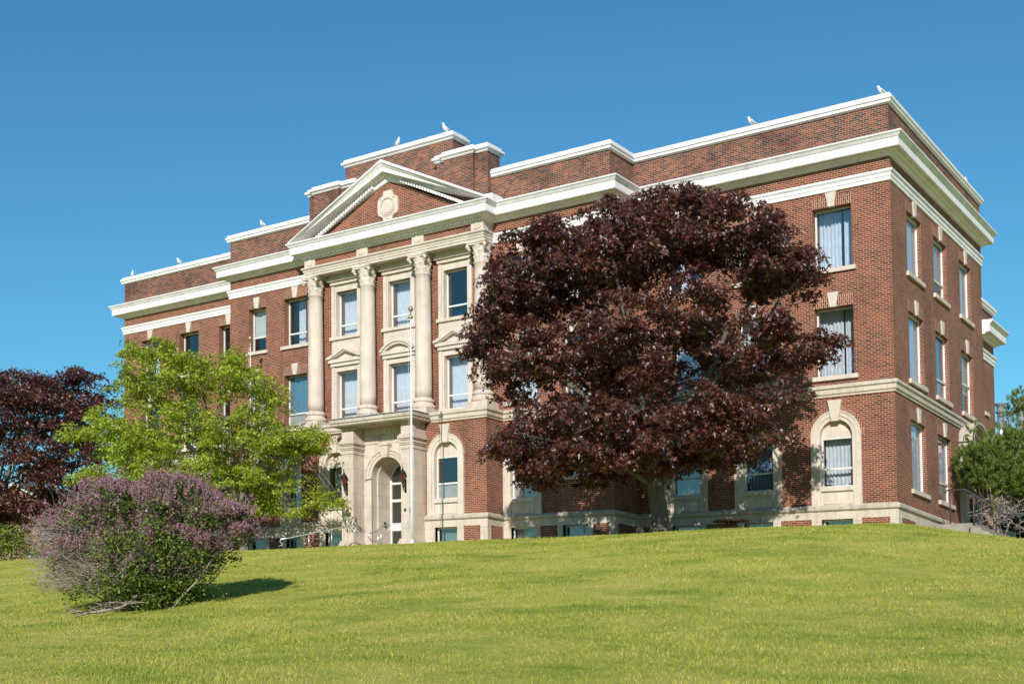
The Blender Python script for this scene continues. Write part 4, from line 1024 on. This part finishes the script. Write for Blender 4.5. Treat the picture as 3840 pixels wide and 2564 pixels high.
def tree(name, base, label, cat, spec, dmax, ell, leafmat, barkmat, crown_args, shape, trunk, group=None, extra_limbs=10, seed=1, gaps=()):
    random.seed(seed)
    global rng; rng = np.random.default_rng(seed)
    t = empty(name, base); tag(t, label, cat, group)
    L = lobes_from(spec, base, dmax, 1, *ell)
    C, Dv, U, S, sc, R_ = crown(L, **crown_args)
    if gaps:       # openings between the tiers of the crown
        rel = C-np.array(base); gx_ = rel@np.array(RH); gd = rel@np.array(FH); keep = np.ones(len(C), bool)
        for x, z, a, b_, d0, d1 in gaps:
            e = ((gx_-x)/a)**2+((rel[:, 2]-z)/b_)**2+.35*np.sin(C[:, 0]*5+C[:, 2]*4)*np.sin(C[:, 1]*6-C[:, 2]*3)
            keep &= ~((e < 1) & (gd > d0) & (gd < d1) & (rng.random(len(C)) < .93))
        C, Dv, U, S = C[keep], Dv[keep], U[keep], S[keep]
    V, F = leaves(C, Dv, U, S, shape)
    np_mesh('crown', V, F, leafmat, t)
    m = MB(); b = Vector(base); r0, r1, hh, lean = trunk
    top = b+Vector((lean*RH.x, lean*RH.y, hh)); pts = []
    flare = [(r0*1.5, -.25), (r0*1.18, .12), (r0, .5)]
    m.tube([b+Vector((0, 0, z)) for r, z in flare]+[b.lerp(top, .6)+Vector((0, 0, .1)), top], [r for r, z in flare]+[(r0+r1)*.52, r1], 14)
    m.build('trunk', barkmat, t)
    lm = MB(); tips = []
    big = [l for l in L]; random.shuffle(big)
    for l in big[:extra_limbs]:
        f = random.uniform(.55, 1.0); s = b.lerp(top, f)
        e = Vector(l[:3])+Vector((random.uniform(-.3, .3), random.uniform(-.3, .3), random.uniform(-.2, .3)))
        tips += limb(lm, s, e, r1*random.uniform(.5, .8), .03, .12)
    for k in rng.choice(len(sc), min(len(sc), 170), replace=False):
        p = Vector(sc[k]); q = min(tips, key=lambda a: (a-p).length)
        if (q-p).length < 3.2: limb(lm, q, p, .028, .008, .1, 4, 5)
    lm.build('branches', barkmat, t)
    return t
def px(spec, cx, cy, s):   # reading of a crown's lobes on a pixel grid into metres
    o = []
    for (u, v, w, h) in spec:
        x = (u-cx)/s; o.append((x, (cy-v)/s+.035*x, w/s, h/s))
    return o
# big purple maple
sp = px([(1450, 545, 150, 100), (1640, 515, 140, 85), (1300, 590, 130, 105), (1175, 640, 95, 90), (1775, 575, 80, 85), (1205, 810, 110, 95), (1400, 770, 150, 120), (1590, 740, 130, 110), (1760, 790, 85, 60), (1855, 805, 55, 38),
         (1250, 965, 105, 85), (1450, 950, 140, 100), (1640, 970, 130, 75), (1750, 930, 70, 60), (1100, 735, 45, 50), (1330, 1030, 90, 48), (1610, 1030, 80, 38), (1170, 500, 22, 22), (1240, 478, 28, 20), (1545, 440, 60, 35), (1705, 440, 50, 40), (1385, 450, 40, 28), (1165, 1000, 48, 45), (1230, 1065, 50, 35), (1880, 640, 22, 18), (1800, 610, 60, 50), (1765, 1015, 40, 30), (1200, 530, 60, 42), (1270, 505, 60, 34), (1795, 505, 48, 48), (1845, 590, 40, 45), (1480, 1035, 80, 42), (1390, 1060, 55, 26), (1130, 690, 35, 30), (1065, 700, 20, 20), (1905, 800, 28, 16), (1640, 425, 35, 30), (1470, 428, 40, 25)], 1517, 1220, 72.8)
tree('purple_maple', (-5.5, -7.5, gzf(-5.5, -7.5)), 'large dark purple maple on the lawn in front of the right half of the building', 'tree', sp, 5.0, (0, 6.3, 5.2, 6.2), MAPLE, BARKM,
     dict(nspray=1500, per=74, rs=.46, flat=.42, size=.155, droop=.65, shell=.5), LEAF_MAPLE, (.29, .22, 2.6, -.25), 'maples with dark purple leaves', 9, 3,
     [(2.95, 7.1, .95, .5, -9, 9), (.55, 5.1, .55, .85, -9, .6), (-3.9, 4.3, .7, .5, -9, .4), (2.2, 4.65, 1.3, .38, -9, .8), (-3.2, 7.0, 1.0, .42, -9, .2), (-.9, 3.9, .7, .45, -9, .2), (-1.7, 6.6, .6, .35, -9, .3), (4.2, 5.0, .8, .4, -9, 9), (-5.2, 6.0, .6, .4, -9, 1), (1.3, 8.6, .9, .35, -9, 0), (-2.6, 2.9, .7, .35, -9, .2), (-4.6, 9.2, .5, .4, -9, 9), (-3.9, 2.9, .5, .3, -9, .5), (3.4, 3.2, .6, .35, -9, 2)])
# left purple maple
sp = px([(20, 920, 120, 70), (130, 900, 100, 60), (215, 910, 55, 42), (60, 1020, 130, 80), (180, 990, 70, 70), (-100, 950, 110, 90), (-120, 1060, 110, 90), (40, 1120, 110, 60), (-220, 1000, 90, 90), (100, 1150, 60, 45), (0, 1170, 70, 40), (160, 1140, 40, 30), (60, 855, 50, 20), (175, 850, 45, 22), (245, 890, 28, 22), (140, 1090, 55, 50), (-60, 850, 80, 40)], 0, 1266, 37.8)
tree('purple_maple', (-51.0, -1.5, gzf(-51.0, -1.5)), 'purple leaved maple at the left edge behind the lilac and the green tree', 'tree', sp, 4.8, (-1.0, 7.4, 6.1, 5.4), MAPLE, BARKM,
     dict(nspray=1000, per=60, rs=.66, flat=.45, size=.19, droop=.5), LEAF_MAPLE, (.28, .2, 2.4, 0), 'maples with dark purple leaves', 12, 4)
# yellow green tree
sp = px([(250, 950, 75, 45), (330, 870, 80, 55), (420, 850, 90, 50), (520, 850, 80, 50), (610, 890, 60, 45), (300, 1010, 110, 70), (430, 980, 120, 90), (560, 980, 100, 80), (650, 1010, 70, 55), (700, 1010, 55, 30), (330, 800, 26, 35), (385, 800, 26, 32), (450, 822, 30, 28), (555, 815, 28, 24), (215, 1060, 50, 22), (190, 965, 45, 20), (560, 1090, 90, 55), (660, 1110, 70, 50), (730, 1140, 45, 28), (460, 1080, 110, 60), (600, 1160, 45, 22), (350, 1075, 80, 50), (620, 1140, 60, 34), (770, 1152, 40, 18), (720, 990, 55, 26), (690, 1160, 45, 24), (320, 785, 16, 24), (390, 785, 18, 24), (160, 958, 25, 12)], 562, 1257, 55.0)
tree('green_tree', (-25.2, -7.0, gzf(-25.2, -7.0)), 'yellow green leafy tree in front of the left wing, behind the lilac', 'tree', sp, 3.6, (-2.2, 5.2, 5.6, 4.0), GREENLEAF, BARKG,
     dict(nspray=1350, per=54, rs=.34, flat=.5, size=.122, droop=.45, shell=.5), LEAF_OVAL, (.16, .12, 1.7, -.3), None, 16, 6)

# lilac
def lilac():
    global rng; rng = np.random.default_rng(8); random.seed(8)
    bx, by = -9.7, -24.9; bz = gzf(bx, by); base = Vector((bx, by, bz))
    t = empty('lilac_bush', base); tag(t, 'broad lilac bush with faded purple blossom and bare grey twigs on the lawn', 'bush')
    spec = px([(300, 1180, 150, 85), (200, 1200, 90, 70), (420, 1170, 110, 80), (490, 1200, 65, 70), (330, 1270, 140, 80), (190, 1290, 95, 70), (440, 1280, 90, 70), (300, 1340, 120, 60), (120, 1220, 45, 45), (545, 1190, 40, 26), (575, 1235, 22, 20), (130, 1300, 45, 45), (400, 1110, 60, 30), (250, 1120, 70, 32)], 318, 1412, 115)
    L = lobes_from(spec, base, 1.9, 1, 0, 2.5, 1.4, 1.9)
    La = np.array(L)
    # twigs
    V = []; F = []
    def twig(a, b, r0, r1, seg=4):
        k0 = len(V); off = rng.normal(size=3)*.09*np.linalg.norm(b-a); d = b-a; s = np.cross(d, [0, 0, 1.0]); s /= np.linalg.norm(s)+1e-6; u = np.cross(s, d); u /= np.linalg.norm(u)+1e-6
        for k in range(seg+1):
            f = k/seg; p = a+d*f+off*math.sin(pi*f)+rng.normal(size=3)*.012; r = r0+(r1-r0)*f
            for j in range(3): q = 2*pi*j/3; V.append(p+(s*math.cos(q)+u*math.sin(q))*r)
        for k in range(seg):
            for j in range(3): j2 = (j+1) % 3; F.append((k0+3*k+j, k0+3*k+j2, k0+3*k+3+j2, k0+3*k+3+j))
    b0 = np.array(base)
    tips = []
    for k in range(95):
        l = La[rng.integers(len(La))]; e = l[:3]+sph(1)[0]*l[3:]*.75; a = b0+np.array([rng.normal()*.45, rng.normal()*.45, -.05])
        twig(a, e, rng.uniform(.014, .028), .007, 7)
        for q in range(24):
            f = rng.uniform(.35, 1); s = a+(e-a)*f+rng.normal(size=3)*.06; dirn = (e-a)/np.linalg.norm(e-a)*.5+sph(1)[0]*.75+np.array([0, 0, .22]); e2 = s+dirn*rng.uniform(.25, .6)
            twig(s, e2, .006, .0025, 3); tips.append(e2)
            if q % 2: 
                for _ in range(2): twig(e2-dirn*.15, e2+sph(1)[0]*.22+np.array([0, 0, .07]), .003, .0018, 2)
    # bare twig tangle on the left flank
    for k in range(2300):
        p = loc2(rng.uniform(-1.9, -.3), rng.uniform(-1.4, .5)); s = b0+np.array([p.x, p.y, rng.uniform(.35, 1.9)]); dr = np.array(loc2(rng.uniform(-.9, .2), rng.uniform(-.5, .3)))+np.array([0, 0, rng.uniform(-.25, .45)])
        twig(s, s+dr*rng.uniform(.4, .75), .0065, .002, 3)
    for k in range(1500):
        l = La[rng.integers(len(La))]; dq = sph(1)[0]; s_ = l[:3]+dq*l[3:]*rng.uniform(.7, 1.0); twig(s_, s_+(dq*.5+np.array([0, 0, .5])+rng.normal(size=3)*.4)*rng.uniform(.2, .45), .005, .0018, 3)
    np_mesh('branches', V, F, TWIG, t)
    # leaves
    C, Dv, U, S, sc, R_ = crown(L, 2400, 30, .2, .75, .075, .2, shell=.5)
    keep = (C[:, 2] > bz+.05); C, Dv, U, S = C[keep], Dv[keep], U[keep], S[keep]
    relx = (C-b0)@np.array(RH); relz = C[:, 2]-bz
    pr = np.where((relx < -.5) & (relz < 1.8), .10, 1)*np.where(relz > 1.6, .30, .6); keep = rng.random(len(C)) < pr
    np_mesh('foliage', *leaves(C[keep], Dv[keep], U[keep], S[keep], LEAF_OVAL), LILACLEAF, t)
    # low green shoots at the foot
    lo = [(*(base+loc2(x, d)+Vector((0, 0, z))), .5, .5, .4) for x, d, z in ((.3, -.9, .35), (.9, -.6, .4), (-.3, -1.0, .35), (1.3, -.2, .45), (.6, -1.0, .2), (-.9, -.9, .45), (.0, -1.2, .2))]
    C2, D2, U2, S2, _, _ = crown(lo, 120, 42, .2, .8, .075, .1, shell=.6)
    np_mesh('low_shoots', *leaves(C2, D2, U2, S2, LEAF_OVAL), LILACLEAF, t)
    # flower panicles on the upper and outer surface
    tp = np.array(tips); rel = tp-b0; rx_ = rel@np.array(RH); z_ = rel[:, 2]; dep = rel@np.array(FH)
    out = (np.abs(rx_)/2.2)**2+((z_-1.0)/2.0)**2+(dep/1.7)**2
    p = np.clip(out*1.1, 0, 1)*np.where(z_ > 1.25, 1.0, .32)*np.where((rx_ < -.6) & (z_ < 1.6), .3, 1)
    sel = tp[rng.random(len(tp)) < p*.9]
    ex = La[rng.integers(len(La), size=5200)]; dq = sph(5200); dq[:, 2] = np.abs(dq[:, 2])*.9+.05; q_ = ex[:, :3]+dq*ex[:, 3:]*rng.uniform(.78, 1.08, 5200)[:, None]
    cl = np.sin(q_[:, 0]*3.1+1)*np.sin(q_[:, 2]*3.7)*np.cos(q_[:, 1]*2.9)
    sel = np.concatenate([sel, q_[((q_[:, 2]-b0[2]) > 1.35) & (cl > -.32)], q_[((q_[:, 2]-b0[2]) > .75) & (cl > .12)]])
    cs = []; dd = []; uu = []; ss = []
    for c in sel:
        ax = np.array([0, 0, 1.0])+rng.normal(size=3)*.45; ax /= np.linalg.norm(ax); ln = rng.uniform(.12, .24); m_ = int(rng.integers(18, 32))
        f = rng.random(m_); rad = (.048*(1-f*.8))[:, None]; q = c+ax*(f*ln)[:, None]+sph(m_)*rad
        cs.append(q); dd.append(sph(m_)); uu.append(sph(m_)); ss.append(rng.uniform(.022, .042, m_))
    np_mesh('blossom', *leaves(np.concatenate(cs), np.concatenate(dd), np.concatenate(uu), np.concatenate(ss), (np.array([[-.5, 0, 0], [0, -.4, .1], [.5, 0, 0], [0, .5, .1]]), np.array([[0, 1, 2, 3]]))), LILACFLOWER, t)
    # fallen branch in front
    m = MB()
    fb = base+loc2(-.15, -2.3); fz = lambda p: Vector((p.x, p.y, gzf(p.x, p.y)+.05))
    o = empty('fallen_branch', fz(fb)); tag(o, 'dead grey branch lying on the grass in front of the lilac', 'branch')
    main = [fz(fb+loc2(x, d))+Vector((0, 0, h)) for x, d, h in ((-.55, -.1, .0), (-.35, .02, .05), (-.1, .1, .07), (.15, .2, .10), (.35, .4, .17), (.45, .7, .3))]
    m.tube(main, [.018, .022, .024, .02, .015, .008], 6)
    for k in range(26):
        i_ = random.randrange(0, 6); s = main[i_]; m.tube([s, s+loc2(random.uniform(-.3, .3), random.uniform(-.2, .3))+Vector((0, 0, random.uniform(.0, .15))), s+loc2(random.uniform(-.6, .6), random.uniform(-.3, .5))+Vector((0, 0, random.uniform(-.02, .22)))], [.01, .008, .003], 4)
    m.build('branch_wood', TWIG, o)
lilac()

# pine by the side steps
def pine():
    global rng; rng = np.random.default_rng(21); random.seed(21)
    base = Vector((2.1, 7.4, -1.6)); t = empty('pine_tree', base); tag(t, 'bushy green pine with twisted bare lower branches at the right edge', 'tree')
    b0 = np.array(base)
    spec = px([(2245, 1055, 55, 45), (2210, 1060, 28, 35), (2300, 1018, 44, 42), (2312, 955, 14, 30), (2290, 1090, 60, 42), (2345, 1075, 55, 52), (2390, 1000, 60, 70), (2420, 1080, 60, 60), (2211, 1000, 12, 26), (2360, 1130, 60, 30), (2225, 1100, 30, 22), (2248, 1160, 14, 16), (2312, 940, 14, 32), (2270, 1120, 50, 24)], 2290, 1268, 56)
    L = lobes_from(spec, base, 1.6, 1, .9, 3.2, 3.6, 2.8)
    La = np.array(L); w = (La[:, 3]**2); w /= w.sum(); n = 3600
    li = rng.choice(len(La), n, p=w); d = sph(n); c = La[li, :3]+d*La[li, 3:]*(rng.random(n)**.4)[:, None]
    ax = d*.6+np.array([0, 0, .75])+rng.normal(size=(n, 3))*.3; ax /= np.linalg.norm(ax, axis=1, keepdims=True)
    k = 64; C = np.repeat(c, k, 0); A = np.repeat(ax, k, 0); f = rng.random(n*k)
    P = C+A*(f*.20-.06)[:, None]; Dn = A*.75+sph(n*k)*.75; Sz = rng.uniform(.09, .15, n*k)
    sh = (np.array([[-.075, 0, 0], [.075, 0, 0], [0, 1, 0]]), np.array([[0, 1, 2]]))
    np_mesh('needles', *leaves(P, Dn, sph(n*k), Sz, sh), NEEDLE, t)
    cm = MB()
    for q in rng.choice(n, 200, replace=False):
        if d[q][2] > -.2: p = Vector(c[q])+Vector(ax[q])*.12; cm.tube([p, p+Vector(ax[q])*.12], [.012, .005], 4)
    cm.build('shoots', CANDLE, t)
    m = MB()
    tr = [base+loc2(x, dd)+Vector((0, 0, z)) for x, dd, z in ((-.3, 0, -.3), (-.35, 0, .2), (-.15, 0, .55), (-.5, -.1, 1.0), (-.85, -.1, 1.5), (-.6, 0, 2.1), (.1, 0, 2.9), (.4, 0, 4.2))]
    m.tube(tr, [.16, .14, .12, .11, .10, .09, .07, .03], 10); m.build('trunk', BARKP, t)
    br = MB()
    for q in range(36):
        s = random.choice(tr[2:7]); l = La[rng.integers(len(La))]; limb(br, s, l[:3], random.uniform(.02, .045), .008, .2, 6, 5)
    for q in range(150):
        s = base+loc2(random.uniform(-1.2, 1.4), random.uniform(-.9, .5))+Vector((0, 0, random.uniform(.9, 2.6))); limb(br, s, s+loc2(random.uniform(-.7, .7), random.uniform(-.4, .4))+Vector((0, 0, random.uniform(-.35, .35))), .018, .005, .2, 5, 4)
    br.build('branches', TWIG, t)
pine()

def shrub(name, base, label, lobes, mat, nspray, per, rs, size, seed, flowers=None):
    global rng; rng = np.random.default_rng(seed); random.seed(seed)
    t = empty(name, base); tag(t, label, 'bush')
    L = [(base[0]+loc2(x, d).x, base[1]+loc2(x, d).y, base[2]+z, a, a, b) for x, d, z, a, b in lobes]
    C, Dv, U, S, sc, _ = crown(L, nspray, per, rs, .7, size, .2, shell=.5)
    np_mesh('foliage', *leaves(C, Dv, U, S, LEAF_OVAL), mat, t)
    m = MB()
    for k in range(24): limb(m, Vector(base)+loc2(random.uniform(-.5, .5), random.uniform(-.3, .3)), sc[rng.integers(len(sc))], .025, .006, .15, 4, 5)
    m.build('stems', TWIG, t)
shrub('flowering_shrub', (-42.2, -6.9, gzf(-42.2, -6.9)), 'bright green shrub with faded pinkish blossom at the far left lawn edge', [(-1.6, 0, .8, 1.1, .9), (.2, 0, .9, 1.0, 1.0), (1.2, .3, .6, .6, .7), (-.6, -.3, 1.4, .9, .6)], SHRUBLEAF, 160, 46, .36, .12, 31)
shrub('ground_shrub', (3.0, 7.2, gzf(3.0, 7.2)), 'low green weeds under the pine beside the steps', [(-.8, 0, .15, .5, .25), (.2, -.1, .2, .55, .3), (1.0, 0, .15, .5, .25)], LILACLEAF, 60, 26, .2, .07, 33)
shrub('shade_fill_shrub', (1.3, 15.2, gzf(1.3, 15.2)), 'added dark green shrubbery standing in for the shade under the pine at the right edge', [(-.9, 0, .9, .8, 1.1), (.1, .3, 1.3, 1.1, 1.5), (1.5, 0, 1.3, 1.3, 1.5)], SHADEFILL, 220, 46, .34, .11, 35)  # shrub added to make the dark shade behind the pine
# leaf litter bed under the pine
def litter():
    global rng; rng = np.random.default_rng(17); n = 5200
    x = rng.uniform(3.0, 8.5, n); y = rng.uniform(3.9, 15, n); C = np.stack([x, y, gz(x, y)+rng.uniform(.01, .07, n)], 1)
    U = np.array([0, 0, 1.0])+rng.normal(size=(n, 3))*.5
    o = np_mesh('leaf_litter', *leaves(C, sph(n)*[1, 1, .3], U, rng.uniform(.07, .15, n), LEAF_OVAL), DEADLEAF); tag(o, 'brown dead leaves covering the bed under the pine', 'leaf litter', kind='stuff')
litter()

# ------------------------------------------------------------------ distant things
def house(base, rz):
    t = empty('brick_house', base, rz); tag(t, 'distant brick house with white gable trim half hidden behind the left purple maple', 'house')
    HB = plain('pale_red_brick', (.34, .17, .12), .9, scale=5); w, dp, h, g = 4.5, 9, 4.6, 2.6
    m = MB(); m.box(-w, w, 0, dp, -.5, h); m.prism([(-w, h), (w, h), (0, h+g)], .0, dp); m.build('wall', HB, t, True)
    m = MB()
    for sg in (-1, 1): m.prism([(0, h+g), (sg*(w+.4), h-.23), (sg*(w+.4), h-.03), (0, h+g+.22)][::sg], -.35, dp+.3)
    m.build('roof', ROOFMAT, t, True)
    m = MB()
    for sg in (-1, 1): m.prism([(0, h+g-.05), (sg*(w+.4), h-.30), (sg*(w+.4), h-.05), (0, h+g+.2)][::sg], -.42, -.352)
    m.build('verge_trim', FRAME, t, True)
    for x, z in ((-2.4, .9), (2.9, .9), (1.6, .9), (-2.4, 3.1), (2.2, 3.1)):
        f = MB(); f.box(x-.55, x+.55, -.06, .02, z, z+1.3); fo = f.build('window', FRAME, t, True)
        q = MB(); q.box(x-.45, x+.45, -.075, -.061, z+.1, z+1.2); q.build('pane', TEALROOM, fo, True)
house((-68.5, 11.5, ZP), .55)
# boiler house with flues behind the building on the right
bh = empty('service_building', (1.5, 32, ZP)); tag(bh, 'low flat roofed service building behind the pine at the right', 'building')
PALE = plain('tan_render', (.16, .13, .11), .8)
m = MB(); m.box(-7.5, 14, 31.8, 40, -3, 4.4); m.build('wall', PALE, bh); m = MB(); m.box(-7.7, 14.2, 31.6, 40.2, 4.4, 4.6); m.build('roof', ROOFMAT, bh)
for x in (-1.5, 2.0, 5.5): m = MB(); m.box(x, x+1.6, 31.76, 31.81, 1.0, 2.6); m.build('window', TEALROOM, bh)
def flue(x, y, top, r, label):
    t = empty('flue_pipe', (x, y, 4.6)); tag(t, label, 'flue', 'metal flues on the service building roof')
    h = top-4.6; m = MB(); m.lathe([(r, 0), (r, h-.5)], 0, 0, 16); m.build('pipe', STEEL, t, True)
    m = MB(); m.lathe([(r*1.05, h-.62), (r*1.45, h-.55), (r*1.45, h-.48), (r*1.1, h-.45), (r*1.1, h-.18), (r*1.6, h-.12), (r*1.6, h)], 0, 0, 16); m.build('flue_cap', ROOFMAT, t, True)
flue(-3.43, 33, 8.35, .20, 'thinner shiny metal flue close to the rear corner of the brick building')
flue(-2.27, 33, 8.5, .29, 'thicker shiny metal flue at the right edge of the photo')
t = empty('roof_frame', (-2.9, 33.2, 4.6)); tag(t, 'thin metal frame between the two flues on the roof behind', 'frame')
m = MB()
for z in (6.6, 7.3): m.tube([(-3.2, 33.3, z), (-2.55, 33.3, z)], .03, 6)
m.tube([(-2.95, 33.31, 4.6), (-2.95, 33.31, 7.5)], .04, 6); m.build('bars', STEEL, t)

# ------------------------------------------------------------------ light, sky, camera
AZ, EL = R(25), R(28.5)
sun = bpy.data.lights.new('sun', 'SUN'); sun.energy = 5.0; sun.angle = R(.53); sun.color = (1.0, .96, .89)
so_ = bpy.data.objects.new('sun', sun); COL.objects.link(so_)
dvec = Vector((-math.sin(AZ)*math.cos(EL), math.cos(AZ)*math.cos(EL), -math.sin(EL)))
so_.rotation_euler = dvec.to_track_quat('-Z', 'Y').to_euler(); so_.location = (20, -60, 40)
w = bpy.data.worlds.new('World'); scene.world = w; w.use_nodes = True; nt = w.node_tree
bg = nt.nodes['Background']; sky = nt.nodes.new('ShaderNodeTexSky'); sky.sky_type = 'NISHITA'; sky.sun_disc = False
sky.sun_elevation = EL; sky.sun_rotation = R(180-26); sky.altitude = 0; sky.air_density = 1.35; sky.dust_density = 0; sky.ozone_density = 10
nt.links.new(mix(nt, sky.outputs[0], (.68, 1.06, .96), 1.0, 'MULTIPLY'), bg.inputs[0]); bg.inputs[1].default_value = .105

cam = bpy.data.cameras.new('camera'); co = bpy.data.objects.new('camera', cam); COL.objects.link(co); scene.camera = co
cam.sensor_width = 36; cam.lens = 36*4582.56/3840; cam.shift_x = 0; cam.shift_y = 802.01/3840; cam.clip_start = .1; cam.clip_end = 3000
p, r = .0432, -.0097
fwd = Vector((-math.sin(YAW)*math.cos(p), math.cos(YAW)*math.cos(p), math.sin(p))); right = Vector((math.cos(YAW), math.sin(YAW), 0)); up = right.cross(fwd)
Rv = right*math.cos(r)+up*math.sin(r); Uv = up*math.cos(r)-right*math.sin(r)
mw = Matrix((( Rv.x, Uv.x, -fwd.x, CAM.x), (Rv.y, Uv.y, -fwd.y, CAM.y), (Rv.z, Uv.z, -fwd.z, CAM.z), (0, 0, 0, 1)))
co.matrix_world = mw
scene.view_settings.view_transform = 'Standard'; scene.view_settings.look = 'None'; scene.view_settings.exposure = .2; scene.view_settings.gamma = 1
scene.cycles.max_bounces = 8; scene.cycles.transparent_max_bounces = 16
